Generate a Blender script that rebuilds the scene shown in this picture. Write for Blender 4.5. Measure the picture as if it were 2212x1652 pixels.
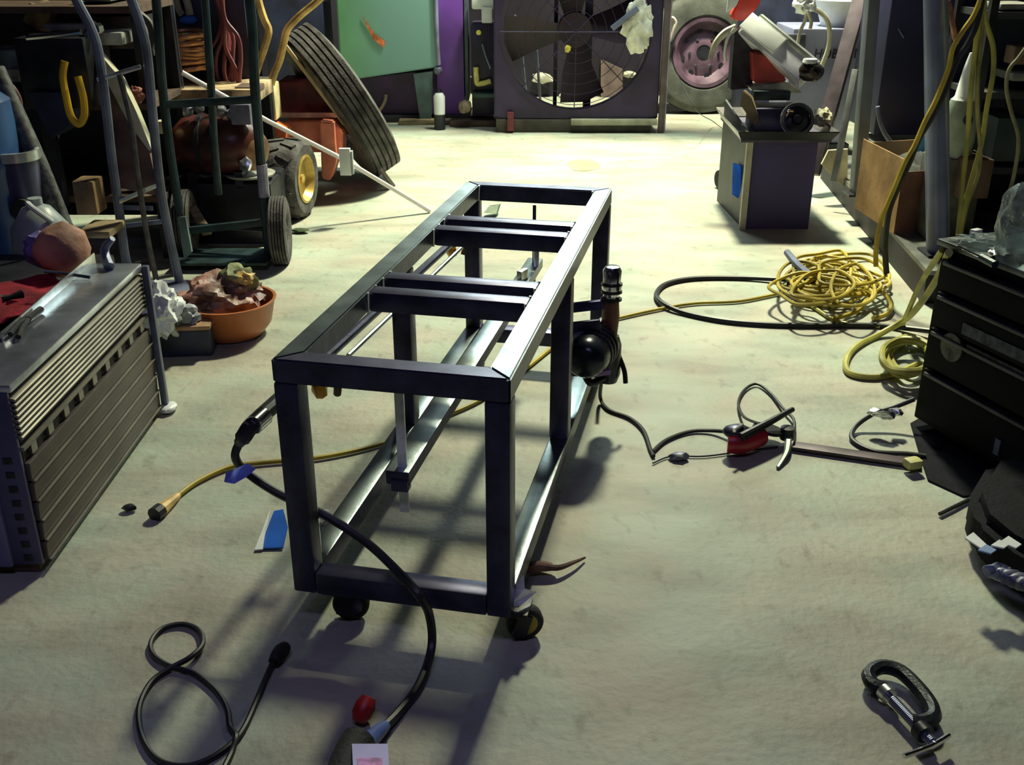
import bpy, bmesh, math, random
from mathutils import Vector, Matrix, Quaternion
random.seed(7)
for o in list(bpy.data.objects): bpy.data.objects.remove(o)
SC = bpy.context.scene
COL = SC.collection
# ------------------------------------------------------------ camera
F_PX, PITCH, CAM_Z = 2253.0, 0.41796, 1.546
cam = bpy.data.cameras.new('camera'); cam.sensor_width = 36; cam.lens = 36 * F_PX / 2212
cam.clip_start = .05; cam.clip_end = 60
co = bpy.data.objects.new('camera', cam); COL.objects.link(co)
co.location = (0, 0, CAM_Z); co.rotation_euler = (math.pi / 2 - PITCH, 0, 0)
SC.camera = co
# ------------------------------------------------------------ world, lights, exposure
w = bpy.data.worlds.new('world'); SC.world = w; w.use_nodes = True
bg = w.node_tree.nodes['Background']; bg.inputs[0].default_value = (.32, .30, .55, 1); bg.inputs[1].default_value = .06
def light(name, kind, loc, power, color, **k):
    l = bpy.data.lights.new(name, kind); l.energy = power; l.color = color
    for a, v in k.items(): setattr(l, a, v)
    o = bpy.data.objects.new(name, l); COL.objects.link(o); o.location = loc
    return o
LAMP = Vector((1.2, 7.7, 5.6))
light('high_bay_light', 'SPOT', LAMP, 3900, (1.0, .99, .69), spot_size=math.radians(127), spot_blend=1.0, shadow_soft_size=.30)
FIX = Vector((.75, 8.1, 2.75))
a = light('rail_reflection_light', 'AREA', FIX + Vector((0, -.09, -.09)), 62, (.80, 1.0, .93), shape='RECTANGLE', size=2.3, size_y=.35)  # unseen source, added for bright reflections on rail tops and far floor
a.rotation_euler = (math.radians(-42), 0, math.radians(-8))
# added fill light above the camera, cold and weak, no fixture there
b_ = light('cold_fill_light', 'AREA', (-.3, .2, 3.9), 24, (.55, .50, 1.0), shape='RECTANGLE', size=1.6, size_y=.5)
vs = SC.view_settings
SC.display_settings.display_device = 'sRGB'
vs.view_transform = 'Standard'; vs.look = 'None'; vs.gamma = 1; vs.exposure = 0.0; vs.use_curve_mapping = False

# ------------------------------------------------------------ pixel -> place helpers (photograph frame 2212 x 1652)
CAM = Vector((0, 0, CAM_Z)); cp, sp = math.cos(PITCH), math.sin(PITCH)
def ray(px, py):
    a = (px - 1106) / F_PX; b = -(py - 826) / F_PX
    return Vector((a, cp + b * sp, -sp + b * cp))
def P(px, py, z=0.0):
    d = ray(px, py); return CAM + d * ((z - CAM_Z) / d.z)
def Y(px, py, y):
    d = ray(px, py); return CAM + d * (y / d.y)
def X(px, py, x):
    d = ray(px, py); return CAM + d * (x / d.x)
def V(*a): return Vector(a)

# ------------------------------------------------------------ materials
MATS = {}
def mat(name, col, rough=.6, metal=0., var=.25, scale=8., bump=.0, emit=None, alpha=None, streak=None, col2=None, spec=None):
    if name in MATS: return MATS[name]
    m = bpy.data.materials.new(name); m.use_nodes = True; nt = m.node_tree; N = nt.nodes; L = nt.links
    p = N['Principled BSDF']; p.inputs['Roughness'].default_value = rough; p.inputs['Metallic'].default_value = metal
    if spec is not None: p.inputs['Specular IOR Level'].default_value = spec
    tc = N.new('ShaderNodeTexCoord'); mp = N.new('ShaderNodeMapping'); L.new(tc.outputs['Object'], mp.inputs[0])
    if streak: mp.inputs['Scale'].default_value = streak
    n = N.new('ShaderNodeTexNoise'); n.inputs['Scale'].default_value = scale; n.inputs['Detail'].default_value = 5; L.new(mp.outputs[0], n.inputs[0])
    r = N.new('ShaderNodeValToRGB'); e = r.color_ramp.elements
    c2 = col2 or [max(0, c * (1 - var * 1.6)) for c in col]
    e[0].position = .34; e[1].position = .66
    e[0].color = (*c2, 1); e[1].color = (*[min(1, c * (1 + (0 if col2 else var))) for c in col], 1)
    L.new(n.outputs[0], r.inputs[0]); L.new(r.outputs[0], p.inputs['Base Color'])
    if bump:
        b = N.new('ShaderNodeBump'); b.inputs['Strength'].default_value = bump; b.inputs['Distance'].default_value = .01
        n2 = N.new('ShaderNodeTexNoise'); n2.inputs['Scale'].default_value = scale * 6; n2.inputs['Detail'].default_value = 4
        L.new(mp.outputs[0], n2.inputs[0]); L.new(n2.outputs[0], b.inputs['Height']); L.new(b.outputs[0], p.inputs['Normal'])
    if emit:
        p.inputs['Emission Color'].default_value = (*emit[0], 1); p.inputs['Emission Strength'].default_value = emit[1]
    if alpha is not None:
        p.inputs['Transmission Weight'].default_value = alpha; p.inputs['IOR'].default_value = 1.15
    MATS[name] = m; return m

def floor_material():
    m = bpy.data.materials.new('worn_concrete'); m.use_nodes = True; nt = m.node_tree; N = nt.nodes; L = nt.links
    p = N['Principled BSDF']; p.inputs['Roughness'].default_value = .62
    tc = N.new('ShaderNodeTexCoord')
    def noise(s, d, st=None, dist=0):
        mp = N.new('ShaderNodeMapping'); L.new(tc.outputs['Object'], mp.inputs[0])
        if st: mp.inputs['Scale'].default_value = st; mp.inputs['Rotation'].default_value = (0, 0, .55)
        n = N.new('ShaderNodeTexNoise'); n.inputs['Scale'].default_value = s; n.inputs['Detail'].default_value = d
        n.inputs['Distortion'].default_value = dist; L.new(mp.outputs[0], n.inputs[0]); return n
    def ramp(n, p0, c0, p1, c1):
        r = N.new('ShaderNodeValToRGB'); e = r.color_ramp.elements; e[0].position = p0; e[0].color = (*c0, 1); e[1].position = p1; e[1].color = (*c1, 1)
        L.new(n.outputs[0], r.inputs[0]); return r
    def mul(a, b, f=1):
        x = N.new('ShaderNodeMix'); x.data_type = 'RGBA'; x.blend_type = 'MULTIPLY'; x.inputs[0].default_value = f
        L.new(a.outputs[2] if a.bl_idname == 'ShaderNodeMix' else a.outputs[0], x.inputs[6]); L.new(b.outputs[0], x.inputs[7]); return x
    base = ramp(noise(1.1, 6), .32, (.38, .375, .32), .7, (.53, .54, .47))
    green = ramp(noise(3.1, 3), .38, (.88, 1.0, .93), .62, (1.0, .95, .88))
    streak = ramp(noise(2.2, 8, (1, 2.6, 1), .2), .33, (.66, .64, .64), .60, (1, 1, 1))
    spots = ramp(noise(11, 6, (1.6, 1, 1)), .27, (.55, .52, .50), .42, (1, 1, 1))
    c = mul(mul(mul(base, green), streak, .85), spots, .6)
    L.new(c.outputs[2], p.inputs['Base Color'])
    b = N.new('ShaderNodeBump'); b.inputs['Strength'].default_value = .35; b.inputs['Distance'].default_value = .01
    L.new(noise(40, 6).outputs[0], b.inputs['Height']); L.new(b.outputs[0], p.inputs['Normal'])
    return m

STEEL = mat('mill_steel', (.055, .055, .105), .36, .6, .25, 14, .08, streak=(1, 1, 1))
STEEL_PALE_SHEEN = mat('pale_sheen_steel', (.42, .50, .52), .30, .9, .2, 9, .05)  # pale steel; on rail tops it paints in the reflected light
BRIGHT = mat('ground_bright_steel', (.82, .86, .86), .28, .9, .12, 20)
DARK = mat('black_painted_metal', (.018, .019, .026), .42, .2, .4, 7, .1)
DGREEN = mat('dark_green_paint', (.025, .050, .060), .4, .3, .35, 9, .1)
SLATE = mat('slate_blue_paint', (.15, .17, .25), .45, .3, .3, 7, .1)
CHROME = mat('chrome', (.8, .82, .85), .15, 1, .05, 10)
RUBBER = mat('black_rubber', (.02, .02, .022), .75, 0, .4, 20, .3)
TREAD = mat('dusty_rubber', (.085, .08, .08), .85, 0, .35, 14, .4)
CABLE = mat('black_cable', (.022, .024, .028), .45, 0, .2, 20)
YELLOW = mat('yellow_cord', (.44, .34, .035), .5, 0, .3, 5)
YGREEN = mat('yellow_green_cord', (.44, .42, .10), .5, 0, .3, 5)
GOLD = mat('yellow_handle_paint', (.80, .52, .18), .45, .1, .3, 12, .1)
RED = mat('red_orange_paint', (.90, .27, .17), .5, 0, .25, 6, .1)
DRED = mat('dark_red_paint', (.20, .025, .035), .5, 0, .4, 6, .1)
MAROON = mat('maroon_enamel', (.10, .028, .025), .35, .2, .5, 5, .1)
CREAM = mat('cream_paint', (.78, .70, .42), .5, 0, .2, 8)
WHITE = mat('white_plastic', (.80, .84, .84), .4, 0, .08, 8)
WOOD = mat('weathered_wood', (.34, .26, .15), .8, 0, .4, 6, .3, streak=(1, 1, 6))
PALEWOOD = mat('pale_board', (.66, .62, .42), .8, 0, .15, 6, .2)
BROWN = mat('brown_panel', (.12, .075, .055), .8, 0, .3, 6, .2)
CARD = mat('cardboard', (.42, .25, .11), .9, 0, .22, 6, .1)
NAVY = mat('navy_paint', (.022, .028, .07), .6, 0, .4, 5, .1)
BLUE = mat('bright_blue_plastic', (.03, .16, .72), .4, 0, .15, 8)
GREYBLUE = mat('grey_blue_enamel', (.22, .23, .34), .45, .1, .12, 4)

# ------------------------------------------------------------ mesh helpers
def B(): return bmesh.new()
def box(b, c, s, R=None, bev=0.0):
    t = bmesh.new(); bmesh.ops.create_cube(t, size=1)
    for v in t.verts: v.co = Vector((v.co.x * s[0], v.co.y * s[1], v.co.z * s[2]))
    if bev: bmesh.ops.bevel(t, geom=list(t.edges), offset=bev, segments=2, affect='EDGES', profile=.6)
    M = Matrix.Translation(Vector(c)) @ (R.to_4x4() if R is not None else Matrix())
    merge(b, t, M); return b
def merge(b, t, M=None):
    if M is not None: t.transform(M)
    me = bpy.data.meshes.new('tmp'); t.to_mesh(me); t.free(); b.from_mesh(me); bpy.data.meshes.remove(me)
def rz(a): return Matrix.Rotation(a, 3, 'Z')
def frame_to(d, up=Vector((0, 0, 1))):
    z = Vector(d).normalized(); x = up.cross(z)
    if x.length < 1e-4: x = Vector((1, 0, 0))
    x.normalize(); y = z.cross(x); return Matrix((x, y, z)).transposed()
def bar(b, p0, p1, w, h, bev=0.0, up=Vector((0, 0, 1))):
    p0, p1 = Vector(p0), Vector(p1); d = p1 - p0
    return box(b, (p0 + p1) / 2, (w, h, d.length), frame_to(d, up), bev)
def cyl(b, p0, p1, r0, r1=None, n=16):
    p0, p1 = Vector(p0), Vector(p1); r1 = r0 if r1 is None else r1; d = p1 - p0
    t = bmesh.new(); bmesh.ops.create_cone(t, cap_ends=True, segments=n, radius1=r0, radius2=r1, depth=d.length)
    merge(b, t, Matrix.Translation((p0 + p1) / 2) @ frame_to(d).to_4x4()); return b
def cat(pts, k=6, closed=False):
    pts = [Vector(p) for p in pts]; n = len(pts); out = []
    rng = range(n) if closed else range(n - 1)
    for i in rng:
        if closed: a, b_, c, d = pts[(i - 1) % n], pts[i], pts[(i + 1) % n], pts[(i + 2) % n]
        else: a, b_, c, d = pts[max(i - 1, 0)], pts[i], pts[i + 1], pts[min(i + 2, n - 1)]
        for j in range(k):
            t = j / k
            out.append(.5 * ((2 * b_) + (c - a) * t + (2 * a - 5 * b_ + 4 * c - d) * t * t + (3 * b_ - a - 3 * c + d) * t ** 3))
    if not closed: out.append(pts[-1])
    return out
def tube(b, pts, r, n=8, smooth=6, closed=False):
    pts = cat(pts, smooth, closed) if smooth else [Vector(p) for p in pts]
    N = len(pts); rings = []; up = None
    for i, p in enumerate(pts):
        if closed: d = pts[(i + 1) % N] - pts[i - 1]
        else: d = pts[min(i + 1, N - 1)] - pts[max(i - 1, 0)]
        d.normalize()
        if up is None: up = Vector((0, 0, 1)) if abs(d.z) < .9 else Vector((1, 0, 0))
        x = d.cross(up); x.normalize(); y = x.cross(d).normalized(); up = y
        rr = r(i / (N - 1)) if callable(r) else r
        rings.append([b.verts.new(p + x * math.cos(2 * math.pi * k / n) * rr + y * math.sin(2 * math.pi * k / n) * rr) for k in range(n)])
    for i in range(N if closed else N - 1):
        A, C = rings[i], rings[(i + 1) % N]
        for k in range(n): b.faces.new((A[k], A[(k + 1) % n], C[(k + 1) % n], C[k]))
    if not closed: b.faces.new(rings[0][::-1]); b.faces.new(rings[-1])
    return b
def lathe(b, prof, c, axis=(0, 0, 1), n=28, closed=False):
    M = Matrix.Translation(Vector(c)) @ frame_to(axis).to_4x4(); rings = []
    for r, z in prof:
        if r < 1e-5: rings.append([b.verts.new(M @ Vector((0, 0, z)))])
        else: rings.append([b.verts.new(M @ Vector((r * math.cos(2 * math.pi * k / n), r * math.sin(2 * math.pi * k / n), z))) for k in range(n)])
    L = len(rings)
    for i in range(L if closed else L - 1):
        A, C = rings[i], rings[(i + 1) % L]
        for k in range(n):
            q = (k + 1) % n
            if len(A) == 1 and len(C) == 1: continue
            if len(A) == 1: b.faces.new((A[0], C[q], C[k]))
            elif len(C) == 1: b.faces.new((A[k], A[q], C[0]))
            else: b.faces.new((A[k], A[q], C[q], C[k]))
    if not closed:
        if len(rings[0]) > 1: b.faces.new(rings[0][::-1])
        if len(rings[-1]) > 1: b.faces.new(rings[-1])
    return b
def slab(b, pts, off, bev=0):
    """solid sheet: polygon pts (3-D) with thickness vector off"""
    t = bmesh.new(); off = Vector(off)
    A = [t.verts.new(Vector(p)) for p in pts]; C = [t.verts.new(Vector(p) + off) for p in pts]; n = len(A)
    t.faces.new(A); t.faces.new(C[::-1])
    for i in range(n): t.faces.new((A[i], C[i], C[(i + 1) % n], A[(i + 1) % n]))
    bmesh.ops.recalc_face_normals(t, faces=t.faces)
    if bev: bmesh.ops.bevel(t, geom=list(t.edges), offset=bev, segments=2, affect='EDGES')
    merge(b, t); return b
def blob(b, c, s, amp=.15, freq=6, sub=3, seed=0, R=None):
    from mathutils import noise
    t = bmesh.new(); bmesh.ops.create_icosphere(t, subdivisions=sub, radius=1)
    for v in t.verts:
        k = 1 + amp * noise.noise(v.co * freq * .4 + Vector((seed * 3.1, seed, 1.7))) + amp * .6 * noise.noise(v.co * freq + Vector((seed, 2, 3)))
        v.co = Vector((v.co.x * s[0] * k, v.co.y * s[1] * k, v.co.z * s[2] * k))
    M = Matrix.Translation(Vector(c)) @ (R.to_4x4() if R is not None else Matrix())
    merge(b, t, M); return b
WM = {}
def obj(name, b, m, parent=None, label=None, smooth=True, kind=None):
    me = bpy.data.meshes.new(name)
    if parent is not None and parent in WM: b.transform(WM[parent].inverted())
    bmesh.ops.recalc_face_normals(b, faces=b.faces)
    b.to_mesh(me); b.free()
    if smooth:
        for p in me.polygons: p.use_smooth = True
        me.set_sharp_from_angle(angle=math.radians(35))
    me.materials.append(m)
    o = bpy.data.objects.new(name, me); COL.objects.link(o)
    if parent is not None: o.parent = parent; WM[o] = WM[parent]
    else: WM[o] = Matrix()
    if label: o['label'] = label
    if kind: o['kind'] = kind
    return o
def thing(name, label, catg, loc, rot=0, group=None):
    o = bpy.data.objects.new(name, None); COL.objects.link(o); o.empty_display_size = .1
    o.location = loc; o.rotation_euler = (0, 0, rot); o['label'] = label; o['category'] = catg
    if group: o['group'] = group
    WM[o] = Matrix.Translation(Vector(loc)) @ Matrix.Rotation(rot, 4, 'Z'); return o
def tag(o, label, catg, group=None):
    o['label'] = label; o['category'] = catg
    if group: o['group'] = group
    return o
def struct(name, b, m, parent=None, smooth=False):
    o = obj(name, b, m, parent, smooth=smooth)
    if parent is None: o['kind'] = 'structure'
    return o
def tf(b, T): b.transform(WM[T]); return b      # geometry written in the thing's own frame -> world

# ============================================================ SETTING
struct('floor', box(B(), (0, 4.2, -.05), (12, 16, .1)), floor_material())
WALLM = mat('dim_sheet_wall', (.035, .03, .055), .8, 0, .4, 1.2)
x0, x1, y0, y1, H = -4.6, 5.2, -3.4, 11.6, 6.4
def corr(b, p0, p1, t=.06, step=.3):
    d = (p1 - p0); L = d.length; d.normalize(); nrm = Vector((-d.y, d.x, 0)); k = int(L / step)
    box(b, (p0 + p1) / 2 + nrm * .05 + V(0, 0, H / 2), (L, .06, H), frame_to(V(0, 0, 1)) @ Matrix.Rotation(0, 3, 'Z') if False else rz(math.atan2(d.y, d.x)))
    for i in range(k): box(b, p0 + d * (i + .5) * step + nrm * -.0 + V(0, 0, H / 2), (.06, .05, H), rz(math.atan2(d.y, d.x)))
    return b
struct('wall_back', corr(B(), V(x0, y1, 0), V(x1, y1, 0)), WALLM)
struct('wall_left', corr(B(), V(x0, y0, 0), V(x0, y1, 0)), WALLM)
struct('wall_right', corr(B(), V(x1, y1, 0), V(x1, y0, 0)), WALLM)
struct('wall_near', corr(B(), V(x1, y0, 0), V(x0, y0, 0)), WALLM)
struct('ceiling', box(B(), (.3, 4.1, H + .05), (10.4, 15.6, .1)), WALLM)
LIT = mat('lamp_glow', (1, 1, .9), .5, 0, 0, 5, emit=((1, 1, .85), 6))
t = thing('high_bay_lamp', 'round high bay lamp hanging from the ceiling above the bright floor', 'lamp', LAMP)
obj('lamp_shade', lathe(B(), [(.05, .42), (.12, .40), (.32, .06), (.30, .06), (.10, .38), (.04, .40)], LAMP + V(0, 0, .02)), DARK, t)
obj('hanging_rod', cyl(B(), LAMP + V(0, 0, .44), LAMP + V(0, 0, .78), .012), DARK, t)
t = thing('added_fixture', 'added unseen fluorescent fixture brightening the rail tops from the back of the shop', 'lamp', FIX)
Rf = Matrix.Rotation(math.radians(-42), 3, 'X')
Rf = rz(math.radians(-8)) @ Rf
obj('housing', box(B(), FIX, (2.5, .34, .05), Rf, .008), WHITE, t)
for s in (-.08, .08): obj('added_tube', cyl(B(), FIX + Rf @ V(-1.15, s, -.05), FIX + Rf @ V(1.15, s, -.05), .018), LIT, t)
for s in (-1, 1): obj('chain', cyl(B(), FIX + Rf @ V(s * 1.0, 0, .03), FIX + Rf @ V(s * 1.0, 0, .03) + V(0, 0, 3.4), .006), DARK, t)

# ============================================================ WELDED STEEL CART
W_, L_, Hc, Z0, T = .524, 1.698, .595, .093, .056
ZT = Z0 + Hc
t = CART = thing('steel_cart_frame', 'open welded square-tube steel cart frame on casters in the middle of the floor', 'cart', (-.516, 2.056, 0), -.20976)
def cpart(name, b, m=STEEL, parent=None, label=None, smooth=True): return obj(name, tf(b, CART), m, parent or CART, label, smooth)
STEEL_TOP_SHEEN = mat('top_sheen_steel', (.20, .20, .30), .34, .75, .2, 12, streak=(1, 1, 1))  # crossbar and end rail tops, light put into the colour
def sheen_tops(o, m2):  # upward faces get the paler steel as a painted reflection
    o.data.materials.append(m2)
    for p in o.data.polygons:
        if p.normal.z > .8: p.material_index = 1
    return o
for x in (T / 2, W_ - T / 2):
    for y in (T / 2, .83, L_ - T / 2):
        zb = Z0 if y != .83 else Z0 + T
        cpart('leg', box(B(), (x, y, (zb + ZT - T) / 2), (T, T, ZT - T - zb), bev=.006))
    xo, xi = (0, T) if x < .2 else (W_, W_ - T)
    sheen_tops(cpart('top_rail', slab(B(), [(xo, 0, ZT), (xi, T, ZT), (xi, L_ - T, ZT), (xo, L_, ZT)], (0, 0, -T), .004)), STEEL_PALE_SHEEN)
    sheen_tops(cpart('bottom_rail', box(B(), (x, L_ / 2, Z0 + T / 2), (T, L_ - 2 * T, T), bev=.005)), STEEL_PALE_SHEEN)
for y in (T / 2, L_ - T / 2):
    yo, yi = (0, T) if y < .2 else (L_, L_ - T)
    sheen_tops(cpart('end_rail', slab(B(), [(0, yo, ZT), (W_, yo, ZT), (W_ - T, yi, ZT), (T, yi, ZT)], (0, 0, -T), .004)), STEEL_TOP_SHEEN)
    sheen_tops(cpart('end_rail', box(B(), (W_ / 2, y, Z0 + T / 2), (W_ - 2 * T, T, T), bev=.006)), STEEL_TOP_SHEEN)
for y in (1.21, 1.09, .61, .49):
    sheen_tops(cpart('crossbar', box(B(), (W_ / 2, y, ZT - T / 2), (W_ - 2 * T, T, T), bev=.012)), STEEL_TOP_SHEEN)
# weld beads at joints
for y in (T, .46, .52, .58, .64, 1.06, 1.12, 1.18, 1.24, L_ - T):
    for x in (T, W_ - T):
        b = B(); tube(b, [(x + (.004 if x < .2 else -.004), y - .003, ZT - .001), (x - (.0 if x < .2 else 0), y + .003, ZT - T)], .004, 6, 3)
        cpart('weld_bead', b, BRIGHT)
sheen_tops(cpart('centre_beam', box(B(), (.257, .86, .405), (.055, 1.64, .035), bev=.004), STEEL, label='long flat steel beam hung under the crossbars'), STEEL_PALE_SHEEN)
cpart('hanger_bar', box(B(), (.262, .066, .47), (.021, .008, .33), bev=.001), mat('glint_white_steel', (.85, .90, .90), .35, .25, .1, 60), label='bright flat hanger bar at the near end')  # white colour stands in for light reflected off the near bar
cpart('hanger_bar', box(B(), (.262, L_ - .072, .48), (.012, .006, .30), bev=.001), STEEL)
b = B(); box(b, (.262, .05, .388), (.04, .03, .03), bev=.004); cpart('hanger_clip', b, STEEL)
b = B(); box(b, (.275, 1.60, .45), (.02, .05, .06), rz(.2), .004); cpart('beam_clamp', b, BRIGHT)
cpart('beam_clamp', box(B(), (.262, 1.42, .44), (.02, .05, .04), rz(-.3), .004), BRIGHT)
# casters
def caster(x, y, hub, ang, label=None):
    R = rz(ang)
    c = V(x, y, 0); b = B()
    box(b, c + V(0, 0, Z0 - .004), (.07, .07, .008), bev=.002)
    cyl(b, c + V(0, 0, Z0 - .022), c + V(0, 0, Z0 - .008), .024)
    for s in (-1, 1): box(b, c + R @ V(s * .021, .012, Z0 - .045), (.005, .035, .055), R @ Matrix.Rotation(-.3, 3, 'X'))
    f = cpart('caster_fork', b, DARK)
    r = .044
    b = lathe(B(), [(.022, -.015), (r - .004, -.015), (r, -.009), (r, .009), (r - .004, .015), (.022, .015)], c + R @ V(0, .022, r), R @ V(1, 0, 0), 28, True)
    cpart('caster_wheel', b, RUBBER, f)
    b = lathe(B(), [(0, -.019), (.024, -.018), (.030, -.014), (.030, .014), (.024, .018), (0, .019)], c + R @ V(0, .022, r), R @ V(1, 0, 0), 20)
    cpart('caster_hub', b, hub, f, label)
caster(.10, .045, STEEL, -1.35); caster(W_ - .0, .055, YELLOW, -1.15, 'yellow caster hub'); caster(.05, L_ - .05, STEEL, .1); caster(W_ - .05, L_ - .05, STEEL, .4)
b = B(); p = [P(1098, 1312, .1), P(1093, 1280, .12), P(1128, 1246, .16), P(1130, 1275, .13), P(1155, 1282, .11), P(1120, 1312, .1)]
slab(b, p, (.004, -.004, .008)); obj('bright_steel_bracket', b, MATS['glint_white_steel'], CART, 'jagged bright steel offcut by the near right foot')  # same white paints the glint of shiny steel

# steel pipe slung along the left side of the cart
pipe0 = P(547, 915, .47); pipe1 = P(985, 515, .47)
def along(a, b_, k): return a + (b_ - a) * k
t = thing('long_pipe_lance', 'long thin black pipe with orange handles slung along the cart left side', 'pipe', V(pipe0.x, pipe0.y, .47))
obj('pipe', tube(B(), [pipe0, pipe1], .014, 10, 1), STEEL, t)
obj('second_rod', tube(B(), [along(pipe0, pipe1, .30) + V(.035, 0, -.02), along(pipe0, pipe1, .97) + V(.035, 0, -.02)], .007, 8, 1), STEEL_PALE_SHEEN, t)
b = B(); tube(b, [along(pipe0, pipe1, .1), pipe0, P(530, 938, .45), P(518, 955, .42)], lambda k: .02 if k < .8 else .014, 10, 3)
obj('grip', b, DARK, t); obj('ferrule', tube(B(), [P(570, 898, .475), P(548, 918, .472)], .0235, 12, 1), CHROME, t)
for k, px in ((.28, (690, 835)), (.93, (975, 537))):
    q = along(pipe0, pipe1, k); e = P(px[0], px[1] + 4, .40)
    f = obj('handle_stem', tube(B(), [q, e + V(.05, .0, .03), e + V(.045, .01, -.02)], .011, 8, 3), BROWN, t)
    obj('orange_knob', lathe(B(), [(0, -.022), (.024, -.015), (.029, 0), (.024, .015), (0, .022)], e, (1, .3, .2), 16), mat('orange_plastic', (.85, .38, .03), .4), f)
# black supply cable from the lance over the near end of the cart to the tool in the foreground
cab = [P(518, 955, .42), P(508, 985, .38), P(530, 1018, .33), P(600, 1065, .30), P(700, 1112, .26), P(790, 1170, .22), P(860, 1235, .19), P(905, 1285, .175), P(928, 1330, .10), P(932, 1400, .03), P(905, 1480, .012), P(860, 1540, .012), P(828, 1572, .02)]
tag(obj('supply_cable', tube(B(), cab, .0105, 8), CABLE), 'thick black cable draped over the near end of the cart to the floor tool', 'cable')
b = slab(B(), [P(488, 1022, .36), P(535, 1000, .37), P(552, 1012, .37), P(530, 1030, .36), P(505, 1044, .35), P(484, 1040, .35)], (.002, -.004, .001))
tag(obj('blue_tape_flag', b, mat('blue_tape', (.20, .27, .85), .6, 0, .15, 30)), 'blue tape flag hanging on the cable left of the cart', 'tag')

# ============================================================ tools mounted at the right side of the cart
t = thing('bench_motor', 'black round-ended electric motor strapped to the cart right middle leg', 'motor', P(1275, 760, .30))
c = P(1277, 762, .31); ax = (c - V(-.3, -.2, 0)).normalized(); ax = Vector((-.35, -1, .1)).normalized()
MOT = mat('motor_black_gloss', (.02, .028, .04), .25, .3, .3, 8)
obj('motor_body', lathe(B(), [(.0, .105), (.03, .102), (.05, .092), (.062, .07), (.066, .045), (.066, -.10), (.05, -.115), (0, -.12)], c, ax, 30), MOT, t)
for k in range(3):
    obj('cooling_ring', lathe(B(), [(.066, -.006), (.0705, -.004), (.0705, .004), (.066, .006)], c - ax * (.0 + .035 * k), ax, 30, True), DARK, t)
obj('mount_bracket', bar(B(), c + V(-.09, .02, .055), c + V(.03, .02, .07), .012, .07, .002), STEEL, t)
obj('mount_bracket', bar(B(), c + V(-.09, .02, -.055), c + V(.03, .02, -.06), .012, .06, .002), STEEL, t)
obj('shaft_arm', bar(B(), P(1232, 735, .37), P(1313, 685, .36), .02, .016, .003), BRIGHT, t)
obj('name_plate', box(B(), c + V(.035, -.055, -.045), (.05, .006, .016), rz(.4), .001), mat('violet_plate', (.35, .2, .5), .5), t)
b = B(); tube(b, [c + V(-.02, -.03, -.06), c + V(.0, -.04, -.085), c + V(.04, -.02, -.075)], .012, 8); obj('conduit_elbow', b, DARK, t)
t = thing('air_grinder', 'upright brown and chrome hand tool clipped to the far right leg', 'power tool', P(1322, 720, .2))
top = P(1322, 607, .50)
obj('chrome_head', lathe(B(), [(0, .05), (.022, .048), (.03, .035), (.028, .0), (.032, -.02), (.026, -.05), (0, -.052)], top, (0, 0, 1), 20), CHROME, t)
for k in range(3): obj('collar', lathe(B(), [(.027, -.006), (.034, -.004), (.034, .004), (.027, .006)], top - V(0, 0, .01 + k * .025), (0, .1, 1), 20, True), DARK, t)
obj('brown_grip', lathe(B(), [(0, .06), (.025, .055), (.029, 0), (.024, -.06), (0, -.065)], top - V(0, 0, .12), (0, 0, 1), 20), mat('brown_grip', (.22, .09, .05), .5), t)
obj('tool_body', lathe(B(), [(0, .06), (.03, .05), (.04, .02), (.04, -.08), (.03, -.11), (0, -.115)], top - V(.0, 0, .235), (0, 0, 1), 20), MOT, t)
obj('clip_arm', bar(B(), top + V(-.13, .0, -.09), top + V(-.01, 0, -.075), .02, .03, .003), mat('indigo_steel', (.05, .05, .16), .4, .5), t)
obj('side_lever', tube(B(), [top + V(.03, 0, -.25), top + V(.05, -.02, -.30), top + V(.055, -.03, -.34)], .008, 8), DARK, t)
# cords of the motor
g = [P(1300, 820, .12), P(1297, 860, .02), P(1315, 885, .008), P(1360, 903, .008), P(1390, 930, .008), P(1405, 970, .008), P(1412, 985, .008)]
tag(obj('motor_cord', tube(B(), g, .0065, 8), CABLE), 'thin black cord snaking from the cart motor onto the bare floor', 'cord')
# yellow extension cord passing under the cart
yc = [P(350, 1100, .012), P(385, 1070, .01), P(430, 1038, .01), P(500, 1008, .01), P(580, 998, .01), P(690, 988, .01), P(800, 965, .01), P(870, 940, .01), P(950, 903, .01), P(1040, 862, .01), P(1130, 800, .01), P(1200, 745, .01), P(1265, 703, .01), P(1330, 688, .01), P(1420, 668, .01), P(1500, 655, .01), P(1600, 650, .01), P(1700, 632, .01), P(1760, 640, .012), P(1800, 662, .03)]
t = thing('yellow_extension_cord', 'yellow extension cord running under the cart with its plug end at left', 'cord', P(350, 1100))
obj('cord', tube(B(), yc, .0075, 8), YELLOW, t)
obj('plug', tube(B(), [P(385, 1070, .012), P(366, 1086, .016), P(345, 1103, .018)], lambda k: .009 + .012 * k, 10, 3), GOLD, t)
obj('plug_face', tube(B(), [P(347, 1101, .018), P(333, 1112, .018)], .022, 10, 1), DARK, t)

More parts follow.
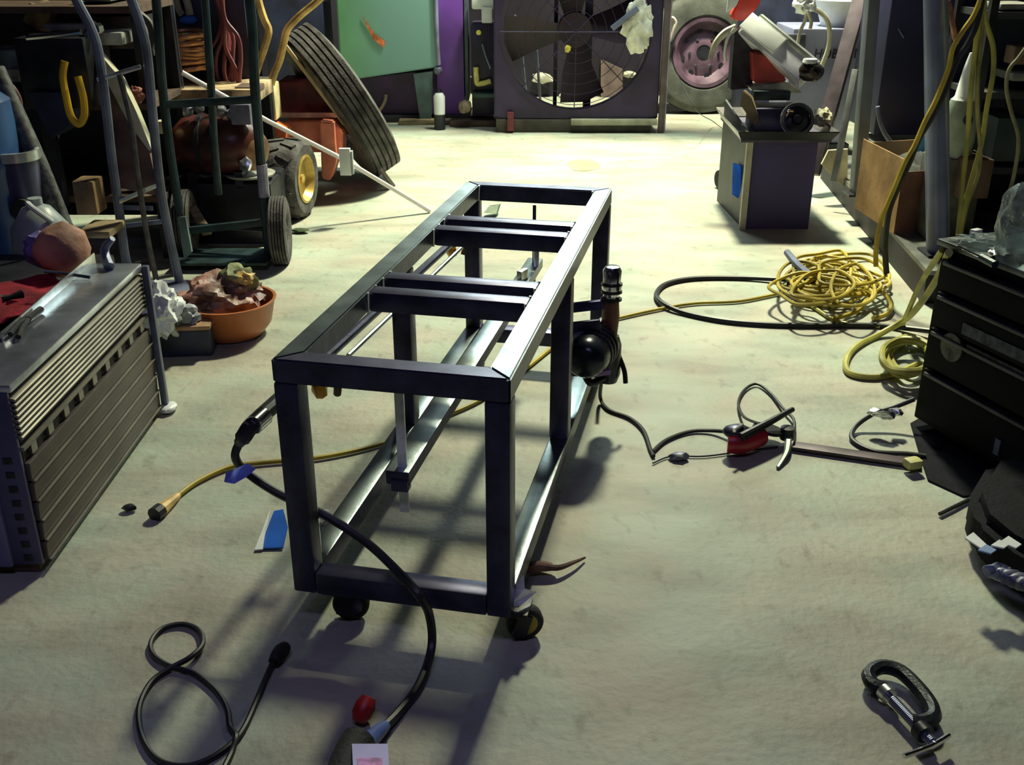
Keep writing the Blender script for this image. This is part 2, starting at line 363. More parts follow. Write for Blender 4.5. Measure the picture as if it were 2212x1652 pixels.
# ============================================================ foreground floor things
cord = [P(600, 1412, .02), P(580, 1450, .012), P(555, 1510, .008), P(528, 1570, .008), P(500, 1606, .008), P(450, 1640, .008), P(395, 1655, .008), P(340, 1640, .008), P(306, 1590, .008), P(300, 1530, .008), P(325, 1475, .008), P(365, 1445, .010), P(410, 1420, .018), P(437, 1392, .016), P(430, 1362, .009), P(395, 1348, .008), P(350, 1358, .008), P(326, 1388, .008), P(332, 1415, .008), P(365, 1438, .009), P(420, 1455, .008), P(465, 1490, .008), P(490, 1530, .008), P(497, 1570, .008), P(510, 1590, .016), P(500, 1625, .008), P(480, 1670, .008), P(470, 1730, .008)]
t = thing('looped_power_cord', 'thin black power cord looped in a figure eight at bottom left', 'cord', P(450, 1500))
obj('cord', tube(B(), cord, .0065, 8), CABLE, t)
obj('plug', tube(B(), [P(590, 1430, .02), P(606, 1408, .022), P(618, 1396, .02)], lambda k: .012 + .006 * math.sin(k * 3), 10, 3), RUBBER, t)
t = thing('corded_floor_tool', 'black hand tool with red knob and pale label at the bottom edge', 'power tool', P(780, 1640))
obj('tool_body', tube(B(), [P(775, 1600, .05), P(750, 1650, .05), P(730, 1720, .05)], .036, 14, 2), RUBBER, t)
obj('red_knob', lathe(B(), [(0, .03), (.016, .027), (.022, .01), (.022, -.01), (.014, -.025), (0, -.028)], P(785, 1533, .03), (.3, .6, .5), 18), mat('dark_red_plastic', (.35, .012, .015), .45, 0, .15), t)
obj('boot', tube(B(), [P(832, 1568, .02), P(812, 1585, .035), P(790, 1606, .045)], lambda k: .012 + .009 * k, 12, 3), mat('blue_boot', (.10, .16, .42), .3), t)
f = obj('label_plate', slab(B(), [P(760, 1606, .088), P(838, 1606, .088), P(842, 1690, .088), P(764, 1690, .088)], (0, 0, -.003)), mat('lilac_label', (.55, .55, .95), .5, 0, .1), t)
obj('label_print', slab(B(), [P(772, 1636, .0895), P(826, 1636, .0895), P(828, 1680, .0895), P(774, 1680, .0895)], (0, 0, -.001)), mat('pink_print', (.75, .35, .75), .5, 0, .3, 60), f)
# C clamp
t = thing('c_clamp', 'black c-clamp with bright screw lying on the floor at lower right', 'clamp', P(1950, 1540))
cc = [P(1915, 1490, .03), P(1885, 1478, .03), P(1878, 1455, .03), P(1905, 1440, .03), P(1945, 1450, .03), P(1985, 1488, .03), P(2012, 1525, .03), P(2015, 1550, .03), P(1990, 1560, .03), P(1970, 1558, .03)]
obj('clamp_frame', tube(B(), cc, .0165, 8, 4), mat('black_cast_iron', (.02, .026, .032), .4, .4, .3, 20, .2), t)
a0, a1 = P(1915, 1497, .03), P(2020, 1610, .03); d = (a1 - a0)
b = B(); cyl(b, a0, a1, .0085, n=12)
for k in range(34): cyl(b, a0 + d * (.14 + k * .024), a0 + d * (.14 + k * .024 + .011), .0115, n=10)
obj('screw', b, mat('screw_steel', (.33, .36, .5), .35, .8, .1), t)
obj('swivel_pad', cyl(B(), P(1909, 1491, .03), P(1921, 1503, .03), .019, n=16), BRIGHT, t)
obj('slide_bar', tube(B(), [P(1953, 1633, .03), P(2010, 1612, .032), P(2050, 1588, .034)], .006, 8, 2), CHROME, t)
obj('screw_boss', cyl(B(), P(1985, 1572, .03), P(2000, 1588, .03), .02, n=14), DARK, t)
# red angle grinder with its cord
t = thing('red_angle_grinder', 'small red and black angle grinder lying on the floor right of the cart', 'power tool', P(1605, 960))
obj('motor_housing', tube(B(), [P(1572, 955, .045), P(1600, 955, .045), P(1642, 940, .045)], lambda k: .038 - .008 * abs(k - .5), 14, 3), mat('deep_red_plastic', (.38, .015, .03), .35, 0, .2, 9), t)
obj('tail_grip', tube(B(), [P(1600, 945, .075), P(1650, 918, .085), P(1712, 884, .09)], lambda k: .016 - .007 * k, 10, 3), DARK, t)
obj('gear_head', blob(B(), P(1592, 932, .075), (.045, .035, .022), .05), STEEL, t)
obj('chrome_edge', tube(B(), [P(1586, 930, .1), P(1604, 918, .1)], .006, 8, 1), BRIGHT, t)
obj('guard', lathe(B(), [(0, .008), (.05, .006), (.052, -.002), (.045, -.006), (0, -.004)], P(1660, 928, .045), (.2, .1, 1), 24), DARK, t)
gc = [P(1410, 975, .008), P(1440, 950, .008), P(1490, 932, .008), P(1540, 930, .012), P(1590, 935, .03)]
tag(obj('grinder_cord', tube(B(), gc, .0065, 8), CABLE), 'short black cord curving to the red grinder', 'cord')
gl = [P(1640, 915, .07), P(1607, 900, .03), P(1595, 870, .012), P(1608, 842, .01), P(1635, 829, .01), P(1665, 850, .01), P(1690, 880, .015), P(1714, 905, .02), P(1716, 935, .02)]
tag(obj('cord_loop', tube(B(), gl, .005, 8), CABLE), 'thin black wire loop standing behind the red grinder', 'cord')
t = thing('bent_bracket', 'small black and silver pivot bracket on floor beside the red grinder', 'bracket', P(1700, 950))
obj('pivot', lathe(B(), [(0, .03), (.022, .028), (.026, 0), (.022, -.012), (0, -.014)], P(1700, 940, .03), (0, 0, 1), 16), DARK, t)
obj('arm', tube(B(), [P(1703, 945, .03), P(1700, 975, .02), P(1690, 995, .012), P(1680, 1010, .006)], lambda k: .012 - .006 * k, 6, 3), mat('green_grey_steel', (.25, .32, .30), .4, .5), t)
gb = [P(1410, 1000, .006), P(1450, 985, .006), P(1520, 985, .006), P(1600, 975, .006), P(1680, 965, .008)]
tag(obj('floor_wire', tube(B(), gb, .003, 6), CABLE), 'very thin wire lying on floor below the red grinder', 'wire')
tag(obj('metal_scrap', blob(B(), P(1467, 986, .012), (.03, .02, .014), .4, 5, 2, 3), SLATE), 'small grey scrap of metal on the floor left of the red grinder', 'scrap')
b = B(); bar(b, P(1712, 962, .012), P(1990, 1002, .012), .012, .045, .003, V(0, 1, 0)); t = thing('flat_steel_bar', 'flat dark steel bar on the floor leading to the black cabinet', 'steel bar', P(1850, 982))
obj('bar', b, mat('brown_steel', (.09, .07, .08), .5, .5, .3, 9), t)
obj('tip', box(B(), P(1972, 1000, .03), (.05, .04, .03), rz(.3), .01), mat('olive_tip', (.5, .48, .2), .6), t)
cl = [P(2000, 985, .01), P(1960, 980, .01), P(1890, 975, .01), P(1842, 950, .01), P(1848, 922, .02), P(1885, 895, .05), P(1930, 880, .07), P(1975, 862, .1)]
t = thing('wrapped_cord_end', 'black cord loop with silver wrapped end in front of the black cabinet', 'cord', P(1900, 940))
obj('cord', tube(B(), cl, .008, 8), CABLE, t)
b = B()
for i, (q, s) in enumerate([((1892, 890), .9), ((1912, 896), 1.1), ((1935, 890), .8)]): blob(b, P(q[0], q[1], .075), (.032 * s, .018, .014), .4, 8, 2, i, rz(-.2))
obj('foil_wrap', b, BRIGHT, t)
# blue and white packaging under the cart left leg
t = thing('blue_white_wrapper', 'blue and white crinkled plastic wrapper beside the cart near left leg', 'wrapper', P(590, 1150))
b = B(); pts = [P(568, 1186, .004), P(612, 1184, .005), P(622, 1140, .03), P(612, 1102, .035), P(592, 1106, .02), P(575, 1150, .012)]
slab(b, pts, (0, 0, .004)); obj('wrapper', b, BLUE, t)
b = slab(B(), [P(550, 1190, .003), P(568, 1188, .004), P(594, 1104, .021), P(584, 1102, .012)], (0, 0, .004)); obj('white_edge', b, WHITE, t)
tag(obj('crumpled_foil', blob(B(), P(684, 1128, .025), (.04, .05, .022), .6, 9, 3, 5), BRIGHT), 'crumpled silver foil on the floor just inside the near left cart leg', 'foil')
b = B(); tube(b, [P(1128, 1228, .02), P(1165, 1222, .03), P(1205, 1226, .025), P(1240, 1214, .02), P(1264, 1204, .01)], lambda k: .013 * (1 - .8 * k), 8)
blob(b, P(1160, 1225, .02), (.05, .02, .012), .4, 6, 2, 2)
tag(obj('dry_leaf_twig', b, mat('dry_leaf', (.16, .09, .07), .8, 0, .5, 20)), 'brown dry leafy twig lying by the near right caster', 'debris')
tag(obj('dark_pebble', blob(B(), P(280, 1096, .012), (.022, .014, .01), .3, 5, 2, 1), DARK), 'small dark lump on the floor near the ribbed heater', 'debris')
tag(obj('green_scrap', blob(B(), P(648, 497, .015), (.05, .03, .012), .3, 5, 2, 4), mat('mossy', (.05, .08, .03), .9)), 'small dark green scrap on the floor right of the dolly wheel', 'debris')
tag(obj('steel_angle_offcut', slab(B(), [P(1045, 460, .02), P(1055, 446, .05), P(1078, 443, .05), P(1072, 462, .02)], (.01, .03, 0)), mat('green_steel', (.07, .10, .06), .6, .3)), 'small dark steel offcut on the floor behind the cart far end', 'scrap')
tag(obj('oil_stain', slab(B(), [P(1260 + 36 * math.cos(a * .5236) * (1 + .15 * math.sin(a * 2)), 357 + 13 * math.sin(a * .5236), .001) for a in range(12)], (0, 0, .001)), mat('stain', (.36, .33, .21), .7, 0, .15, 9)), 'olive oil stain spot on the bright floor beyond the cart', 'stain')
# ============================================================ RIBBED HEATER CABINET (left foreground)
hx, hy0, hy1, hz = -1.2, 2.27, 3.225, .522; hd = .17
t = HT = thing('ribbed_gas_heater', 'long brown ribbed metal heater cabinet standing at the left foreground', 'heater', (hx - hd / 2, (hy0 + hy1) / 2, 0))
BR = mat('taupe_enamel', (.095, .078, .070), .5, .2, .2, 5)
BRL = mat('taupe_trim', (.24, .225, .19), .4, .4, .15, 8)
SILV = mat('scuffed_silver', (.55, .60, .68), .24, .7, .3, 5, .1)
b = B(); box(b, (hx - hd / 2, (hy0 + hy1) / 2, (hz + .05) / 2), (hd - .02, hy1 - hy0 - .03, hz - .06)); obj('body', b, mat('heater_dark', (.03, .028, .03), .7), HT, smooth=False)
b = B(); box(b, (hx - hd / 2 - .0, (hy0 + hy1) / 2, hz), (hd + .01, hy1 - hy0 + .012, .022), bev=.006); obj('top_panel', b, SILV, HT)
ym = (hy0 + hy1) / 2; Ln = hy1 - hy0
for k in range(8): obj('rib', box(B(), (hx - .004, ym, hz - .030 - k * .0145), (.022, Ln, .0075), Matrix.Rotation(.35, 3, 'Y'), .002), BRL, HT)
obj('vent_rail', box(B(), (hx - .004, ym, hz - .165), (.016, Ln, .012), bev=.003), BRL, HT)
for k in range(9): obj('vent_divider', box(B(), (hx - .006, hy0 + .06 + k * (Ln - .12) / 8, hz - .185), (.012, .03, .03)), BRL, HT)
zt = hz - .205; n = 5; sh = (zt - .03) / n
for k in range(n):
    obj('panel', box(B(), (hx - .003, ym, zt - sh * (k + .5)), (.014, Ln - .02, sh - .007), Matrix.Rotation(.05, 3, 'Y'), .002), BR, HT)
    obj('panel_lip', box(B(), (hx + .007, ym, zt - sh * (k + 1) + .004), (.006, Ln - .02, .004)), BRL, HT)
PUR = mat('purple_grey_enamel', (.085, .08, .17), .45, .3, .2, 5)
b = B(); box(b, (hx - hd / 2, hy0 - .004, hz / 2 + .01), (hd - .01, .012, hz - .04), bev=.003); obj('end_panel', b, PUR, HT)
b = B(); box(b, (hx - hd / 2 - .035, hy0 - .016, hz / 2 - .05), (.085, .014, hz - .16), bev=.005); obj('end_cover', b, mat('lavender_enamel', (.22, .22, .42), .4, .3, .1), HT)
for k in range(8): obj('punched_hole', box(B(), (hx - .038, hy0 - .0105, hz - .19 - k * .04), (.022, .004, .017), bev=.001), DARK, HT)
obj('corner_post', box(B(), (hx + .012, hy1 + .012, hz / 2 - .01), (.022, .022, hz + .02), bev=.004), SLATE, HT)
obj('foot_cap', blob(B(), (hx + .02, hy1 + .01, .016), (.03, .04, .014), .1), WHITE, HT)
obj('base_skid', box(B(), (hx - hd / 2, ym, .014), (hd - .04, Ln, .028), bev=.004), BROWN, HT)
# things lying on the heater
tz = hz + .011
t = thing('pliers', 'black pliers lying on the silver top of the heater', 'pliers', P(50, 690, tz))
obj('jaws', tube(B(), [P(88, 668, tz + .012), P(60, 690, tz + .012)], .01, 8, 1), DARK, t)
for s in ((40, 700, 22, 722), (48, 708, 40, 728)): obj('handle', tube(B(), [P(62, 688, tz + .012), P(s[0], s[1], tz + .016), P(s[2], s[3], tz + .012)], .007, 8), RUBBER, t)
tag(obj('thin_rod', tube(B(), [P(95, 586, tz + .03), P(135, 590, tz + .02), P(195, 599, tz + .007)], .005, 6), DGREEN), 'thin dark rod lying across the back edge of the heater top', 'rod')
b = B(); tube(b, [P(236, 576, tz + .012), P(226, 540, tz + .05), P(243, 515, tz + .09)], lambda k: .018 - .008 * k, 8)
tag(obj('upright_clamp', b, SLATE), 'small grey clamp gripping the far corner of the heater top', 'clamp')
for q in ((0, 728, 62, 672), (75, 662, 120, 620), (128, 618, 170, 580), (180, 572, 212, 545)):
    pass
b = B(); bar(b, P(5, 735, tz + .004), P(205, 560, tz + .004), .004, .045, .001, V(0, 0, 1)); tag(obj('steel_rule', b, BRIGHT), 'long bright steel strip lying along the back of the heater top', 'steel strip')

# ------------------------------------------------------------ behind the heater, far left
t = thing('plastic_crate', 'black plastic crate behind the ribbed heater', 'crate', (-1.75, 3.0, 0))
b = B(); box(b, (-1.75, 3.05, .22), (.62, 1.2, .44), bev=.02); obj('crate_body', b, DARK, t)
for k in range(5): obj('crate_rib', box(B(), (-1.435, 2.7 + k * .17, .22), (.02, .03, .40)), DARK, t)
tag(obj('red_rag', blob(B(), P(28, 650, .46), (.15, .18, .045), .5, 5, 3, 9), mat('crimson_cloth', (.33, .01, .03), .9, 0, .35, 12, .3)), 'crumpled dark red rag on the crate behind the heater', 'rag')
tag(obj('silver_wrench', tube(B(), [P(2, 646, .53), P(22, 642, .53), P(47, 635, .53)], lambda k: .008 + .006 * abs(2 * k - 1), 8), CHROME), 'small silver wrench lying on the red rag', 'wrench')
b = blob(B(), P(135, 540, .56), (.085, .085, .09), .12, 5, 3, 11)
t = thing('pink_wrapped_bundle', 'pinkish orange round bundle on the crate behind the heater', 'bundle', P(135, 540, .46))
obj('bundle', b, mat('pink_orange_cloth', (.50, .25, .17), .7, 0, .4, 7, .3), t)
obj('violet_knot', blob(B(), P(84, 538, .545), (.045, .05, .055), .3, 6, 3, 12), mat('violet_cloth', (.16, .13, .36), .7, 0, .3, 9), t)
# blue drum, jug
t = thing('blue_barrel', 'tall blue plastic barrel at the left edge', 'barrel', (-1.98, 3.95, 0))
DRB = mat('barrel_blue', (.035, .10, .26), .35, 0, .25, 4)
obj('barrel_body', lathe(B(), [(.0, 0), (.17, .005), (.19, .03), (.195, .3), (.2, .32), (.195, .34), (.195, .68), (.2, .7), (.195, .72), (.185, .93), (.15, .96), (0, .965)], (-2.06, 3.95, 0), n=36), DRB, t)
t = thing('round_white_rimmed_canister', 'dark canister with shiny white rim beside the blue barrel', 'canister', Y(45, 560, 3.9))
cc = Y(42, 400, 3.95); r = .085
cb = lathe(B(), [(0, -.36), (r, -.36), (r, .11), (0, .11)], cc); obj('canister_body', cb, mat('canister_blue_black', (.05, .055, .12), .3, .2, .3), t)
obj('rim', lathe(B(), [(r - .008, .10), (r + .008, .10), (r + .008, .135), (r - .008, .135)], cc, n=32, closed=True), mat('rim_white', (.6, .66, .68), .25, .6), t)
obj('front_port', cyl(B(), cc + V(.03, -r + .01, -.07), cc + V(.032, -r - .012, -.07), .04), RUBBER, t)
t = thing('white_jug', 'cloudy white plastic jug under the dark canister', 'jug', (-1.78, 3.75, 0))
jc = Y(88, 500, 3.72)
b = lathe(B(), [(0, -jc.z + .002), (.10, -jc.z + .002), (.105, -.05), (.10, .02), (.05, .09), (.025, .1), (.025, .125), (0, .125)], jc, n=26)
obj('jug_body', b, mat('cloudy_plastic', (.36, .42, .42), .4, 0, .2), t)
obj('jug_handle', tube(B(), [jc + V(.07, -.05, .05), jc + V(.03, -.09, .11), jc + V(.0, -.06, .12)], .01, 8), WHITE, t)
# big diagonal hose and left rack
t = thing('diagonal_hose', 'thick dark speckled hose slanting down beside the blue barrel', 'hose', Y(150, 480, 4.0))
obj('hose', tube(B(), [Y(-10, 150, 4.1), Y(40, 260, 4.05), Y(85, 360, 4.0), Y(125, 460, 3.98), Y(165, 560, 3.96), Y(200, 680, 3.9)], .036, 12), mat('speckled_hose', (.09, .095, .09), .55, 0, .5, 40), t)
RY = 5.0
t = thing('steel_shelf_rack', 'dark steel shelf rack loaded with clutter at the upper left', 'shelf', (-2.05, RY + .25, 0))
xa, xb = -2.75, Y(320, 200, RY).x
for z in (1.17, .74, .30): obj('shelf_board', box(B(), ((xa + xb) / 2, RY + .27, z), (xb - xa, .54, .03)), BROWN, t)
for x in (xa + .02, xb - .02):
    for y in (RY + .02, RY + .52): obj('post', box(B(), (x, y, .75), (.035, .035, 1.5)), DARK, t)
obj('back_panel', box(B(), ((xa + xb) / 2, RY + .55, .78), (xb - xa, .02, 1.4)), NAVY, t)
# rack contents
def rackbox(name, label, catg, px0, py0, px1, py1, yy, m, dep=.25, parts=None, rot=0):
    a, b_ = Y(px0, py1, yy), Y(px1, py0, yy)
    c = V((a.x + b_.x) / 2, yy + dep / 2, (a.z + b_.z) / 2)
    t = thing(name, label, catg, V(c.x, c.y, a.z))
    obj('body', box(B(), c, (b_.x - a.x, dep, b_.z - a.z), Matrix.Rotation(rot, 3, 'Y'), .01), m, t)
    return t, a, b_
SY = RY + .03
t, a, b_ = rackbox('black_engine_block', 'black machine housing on the rack behind the yellow hose loop', 'machine', 55, 82, 178, 235, SY - .3, DARK, .3)
obj('shiny_rim', tube(B(), [Y(58, 82, SY - .31), Y(100, 78, SY - .31), Y(150, 72, SY - .31), Y(175, 68, SY - .31)], .012, 8), CHROME, t)
obj('lower_cover', slab(B(), [Y(60, 200, SY - .33), Y(140, 200, SY - .33), Y(150, 270, SY - .33), Y(110, 300, SY - .33)], (0, .25, 0)), NAVY, t)
obj('support_bracket', box(B(), Y(115, 330, SY - .2), (.05, .05, .5)), DARK, t)
rackbox('wood_offcut', 'tan and orange wooden offcut on the top shelf of the rack', 'wood', 58, 14, 100, 62, SY + .1, mat('orange_wood', (.30, .20, .11), .8, 0, .5, 12, .2), .2, rot=.5)
rackbox('flat_gray_tray', 'flat grey tray on the top shelf of the rack', 'tray', 95, 52, 182, 66, SY, mat('grey_tray', (.30, .29, .27), .6), .3)
rackbox('teal_gray_box', 'teal and grey box on the middle shelf at the left edge', 'box', -20, 108, 62, 178, SY + .05, mat('teal_grey', (.16, .24, .21), .6, 0, .5, 6), .3)
rackbox('dusty_paper_pile', 'dusty pale paper pile on the rack under the teal box', 'paper', 8, 150, 80, 176, SY - .05, mat('dusty_paper', (.33, .33, .25), .8, 0, .4, 12), .2)
rackbox('top_shelf_carton', 'mauve grey carton on the rack between the hand truck tubes', 'carton', 200, 35, 300, 105, SY + .1, mat('mauve_carton', (.13, .10, .11), .7, 0, .5, 7), .3)
rackbox('grey_tool_case', 'light grey tool case below the carton behind the hand truck', 'case', 205, 70, 262, 98, SY - .12, mat('case_grey', (.26, .27, .25), .6, 0, .3), .2)
rackbox('green_top_box', 'pale green box at the very top behind the hand truck', 'box', 178, -30, 235, 4, SY + .1, mat('pale_green', (.22, .28, .22), .6), .3)
t = thing('chrome_fitting', 'shiny chrome pipe fitting on the shelf by the first hand truck tube', 'fitting', Y(200, 80, SY - .2))
obj('barrel', tube(B(), [Y(185, 75, SY - .2), Y(205, 50, SY - .2)], .022, 10, 1), CHROME, t); obj('nut', cyl(B(), Y(208, 62, SY - .22), Y(218, 60, SY - .2), .022, n=6), CHROME, t)
t = thing('yellow_hose_loop', 'bright yellow hose bent into a narrow loop hanging on the rack', 'hose', Y(160, 275, 4.3))
obj('hose', tube(B(), [Y(140, 132, 4.68), Y(136, 165, 4.67), Y(143, 210, 4.66), Y(153, 250, 4.65), Y(170, 268, 4.65), Y(182, 250, 4.66), Y(180, 210, 4.67), Y(168, 165, 4.68)], .016, 10), mat('loop_yellow', (.85, .52, .03), .4, 0, .15), t)
tag(obj('thin_red_hose', tube(B(), [Y(-5, 170, 4.3), Y(25, 185, 4.3), Y(43, 215, 4.3), Y(42, 240, 4.3), Y(28, 252, 4.3)], .009, 8), mat('dull_red_hose', (.22, .09, .08), .5)), 'thin dull red hose curling at the left edge below the teal box', 'hose')
rackbox('wood_block', 'rounded tan wood block behind the hand truck base', 'wood', 166, 392, 200, 465, 4.45, mat('tan_block', (.30, .20, .10), .8, 0, .3, 8), .12)
rackbox('stacked_lumber', 'stack of pale lumber on the floor behind the hand truck', 'lumber', 168, 500, 236, 516, 4.3, WOOD, .2)
tag(obj('pale_scrap_piece', slab(B(), [Y(84, 233, 4.97), Y(100, 238, 4.97), Y(129, 280, 4.97), Y(121, 303, 4.97), Y(110, 290, 4.97)], (0, .03, 0)), mat('pale_scrap', (.34, .36, .25), .7)), 'pale green triangular scrap standing by the thick dark hose', 'scrap')
# leaning board (lit edge painted pale, brown face)
t = thing('leaning_plank', 'wide plank with a painted lit edge leaning behind the hand truck', 'plank', Y(320, 560, 4.45))
def pk(l, dy=0): return [Y(a, b_, 4.86 - .0009 * (b_ - 95) + dy) for a, b_ in l]
obj('pale_edge', slab(B(), pk([(201, 92), (212, 112), (262, 172), (294, 240), (327, 322), (322, 326), (280, 270), (238, 190), (212, 140)]), (0, .05, 0)), mat('lit_edge', (.62, .60, .42), .8, 0, .1), t)
obj('plank_body', slab(B(), pk([(212, 140), (238, 190), (280, 270), (322, 326), (345, 425), (255, 405), (225, 270)], .015), (.0, .06, 0)), mat('dark_brown_ply', (.14, .085, .065), .8, 0, .35, 7), t)
# ============================================================ FIRST HAND TRUCK (slate tubes)
HY = 4.58
t = thing('slate_hand_truck', 'tall hand truck of slate coloured tubes behind the ribbed heater', 'hand truck', Y(330, 640, HY))
TR = .020
def gy(l, y): return [Y(a, b_, y) for a, b_ in l]
s0 = gy([(140, -60), (165, 0), (196, 60), (213, 115), (228, 220), (240, 330), (258, 460), (272, 560)], HY - .02); fl = P(282, 618, 0); s0.append(V(s0[-1].x + .03, HY - .02, .02))
obj('side_tube', tube(B(), s0, TR, 10), SLATE, t)
s1 = gy([(262, -50), (284, 0), (305, 60), (318, 120), (330, 250), (346, 400), (366, 510), (386, 600)], HY); s1.append(V(s1[-1].x + .004, HY, .02))
obj('side_tube', tube(B(), s1, TR, 10), SLATE, t)
s2 = gy([(258, 160), (268, 200), (284, 270), (298, 380), (318, 510), (340, 615)], HY - .05); s2.append(V(s2[-1].x, HY - .05, .02))
obj('middle_strut', tube(B(), s2, .013, 8), mat('worn_strut', (.12, .11, .12), .5, .4, .3, 20), t)
for q in (((210, 172), (304, 144)), ((256, 436), (348, 396))):
    obj('crossbar', bar(B(), Y(*q[0], HY - .03), Y(*q[1], HY - .005), .012, .018, .002), BRIGHT, t)
for q in (((262, 448), (330, 450)), ((266, 488), (355, 478))): obj('lower_strap', bar(B(), Y(*q[0], HY), Y(*q[1], HY), .012, .02, .002), SLATE, t)
obj('toe_plate', box(B(), (s0[-1].x + .12, HY - .06, .012), (.34, .18, .015)), SLATE, t)
# ============================================================ SECOND HAND TRUCK (dark green) with tyres
GYY = 4.95
t = thing('green_hand_truck', 'tall dark green appliance hand truck with two rubber wheels', 'hand truck', Y(490, 560, GYY))
def tub(l, y, r=.022, m=DGREEN, nm='side_tube'):
    p = gy(l, y); return obj(nm, tube(B(), p, r, 10), m, t)
tub([(333, -60), (342, 60), (350, 180), (368, 330), (392, 480), (402, 545)], GYY, .021)
tub([(438, -60), (447, 60), (455, 170), (462, 300), (472, 420)], GYY + .03, .018)
tub([(532, -60), (545, 60), (550, 180), (562, 330), (572, 450), (581, 545)], GYY, .023)
for q in (((352, 226), (562, 214)), ((388, 500), (572, 480))): obj('crossbar', bar(B(), Y(*q[0], GYY), Y(*q[1], GYY), .03, .035, .004), DGREEN, t)
obj('worn_sleeve', tube(B(), gy([(565, 355), (571, 425)], GYY - .005), .026, 10, 1), mat('worn_lilac', (.33, .32, .45), .4, .4), t)
pa, pb = Y(400, 548, GYY), Y(581, 548, GYY)
obj('toe_plate', box(B(), ((pa.x + pb.x) / 2 + .0, GYY - .05, max(pa.z, .02)), (pb.x - pa.x + .05, .25, .012)), DGREEN, t)
def tyre(parent, c, ax, R, w_, rr, n=34, lugs=0, ribs=0, m=TREAD, nm='tyre'):
    prof = [(rr, -w_ * .35), (rr + .15 * (R - rr), -w_ * .47), (R - .28 * (R - rr), -w_ * .5), (R - .06 * (R - rr), -w_ * .42)]
    if ribs:
        for k in range(ribs):
            z0_ = -w_ * .40 + k * w_ * .8 / ribs; z1_ = z0_ + w_ * .8 / ribs
            g_ = w_ * .8 / ribs * .28; prof += [(R, z0_ + .001), (R, z1_ - g_), (R - .022, z1_ - g_ * .9), (R - .022, z1_ - .001)]
    else: prof += [(R, -w_ * .34), (R, w_ * .34)]
    prof += [(R - .06 * (R - rr), w_ * .42), (R - .28 * (R - rr), w_ * .5), (rr + .15 * (R - rr), w_ * .47), (rr, w_ * .35)]
    o = obj(nm, lathe(B(), prof, c, ax, n, True), m, parent)
    if lugs:
        F = frame_to(ax); b = B()
        for k in range(lugs):
            for s in (-1, 1):
                a = 2 * math.pi * (k + .25 * s) / lugs
                q = F @ V(math.cos(a) * (R - .004), math.sin(a) * (R - .004), s * w_ * .2)
                xx = (F @ V(-math.sin(a), math.cos(a), 0)); zz = F @ V(0, 0, 1); rad = F @ V(math.cos(a), math.sin(a), 0)
                dirv = (zz * s + xx * .5).normalized(); side = rad.cross(dirv)
                box(b, Vector(c) + q, (.022, .03 if R < .3 else .05, w_ * .42), Matrix((rad, side, dirv)).transposed())
        l = obj('tread_lugs', b, m, parent); l['kind'] = 'stuff'
    return o
wc = P(611, 566, 0) ; wc = V(wc.x, wc.y, 0)
wr = .165
wheel_ax = V(1, .10, .0).normalized()
c1 = V(Y(607, 503, GYY).x, GYY - .02, wr)
tyre(t, c1, wheel_ax, wr, .085, .07, 30, ribs=5)
obj('wheel_hub', lathe(B(), [(0, -.03), (.068, -.028), (.068, .028), (.03, .03), (0, .045)], c1, wheel_ax, 22), DARK, t)
c2 = V(Y(385, 503, GYY).x, GYY + .12, wr)
tyre(t, c2, wheel_ax, wr, .085, .07, 30, ribs=5)
obj('wheel_hub', lathe(B(), [(0, -.03), (.068, -.028), (.068, .028), (.03, .03), (0, .045)], c2, wheel_ax, 22), DARK, t)
obj('axle', cyl(B(), c1, V(c2.x, c1.y + .1, wr), .012), DARK, t)
# leaning bits behind it
t2 = tag(obj('tan_stick', bar(B(), Y(402, 428, 5.15), Y(448, 505, 5.0), .05, .022, .003), WOOD), 'short tan stick leaning behind the green hand truck foot', 'stick')
tag(obj('teal_plate', slab(B(), [Y(383, 470, 4.80), Y(400, 468, 4.80), Y(414, 545, 4.78), Y(398, 562, 4.78)], (0, .02, 0)), mat('teal_plate', (.12, .18, .17), .6)), 'grey teal plate standing at the left foot of the green hand truck', 'plate')

# ============================================================ WORK BENCH behind the hand trucks
by0 = 5.50; bl = Y(322, 196, by0); br = Y(552, 196, by0); bz = bl.z
t = thing('dusty_workbench', 'dusty tan topped workbench behind the green hand truck', 'workbench', ((bl.x + br.x) / 2, by0 + .35, 0))
bx0, bx1 = bl.x, br.x
obj('bench_top', box(B(), ((bx0 + bx1) / 2, by0 + .2, bz - .03), (bx1 - bx0, .4, .07), bev=.006), mat('dusty_bench', (.40, .29, .17), .85, 0, .5, 9, .3), t)
for x in (bx0 + .04, bx1 - .04):
    for y in (by0 + .04, by0 + .36): obj('leg', box(B(), (x, y, (bz - .06) / 2), (.07, .07, bz - .065)), DARK, t)
bbx = Y(538, 100, by0 + .42).x; obj('back_board', box(B(), ((bx0 + bbx) / 2, by0 + .42, .85), (bbx - bx0, .03, 1.7)), NAVY, t)
obj('vise_base', box(B(), Y(530, 196, by0 + .02) + V(0, .1, .0), (.12, .16, .03), bev=.005), BROWN, t)
t = thing('copper_cable_coil', 'coil of copper coloured cable on the bench behind the green tubes', 'coil', V(Y(400, 150, by0 + .3).x, by0 + .3, bz))
cc = Y(402, 108, by0 + .28); b = B()
for k in range(7):
    pts = [cc + V(math.cos(a * .785) * (.125 - .006 * (k % 3)), math.sin(a * .785) * .11, -.09 + .028 * k + .012 * math.sin(a + k)) for a in range(8)]
    tube(b, pts, .014, 8, 4, True)
obj('cable', b, mat('copper_cable', (.50, .24, .10), .3, .3, .3, 10), t)
obj('gold_top', blob(B(), cc + V(0.0, -.02, .06), (.10, .09, .03), .3, 5, 3, 6), mat('gold_glow', (.85, .62, .28), .35, .3), t)  # glow on top of the coil, painted as a gold lump
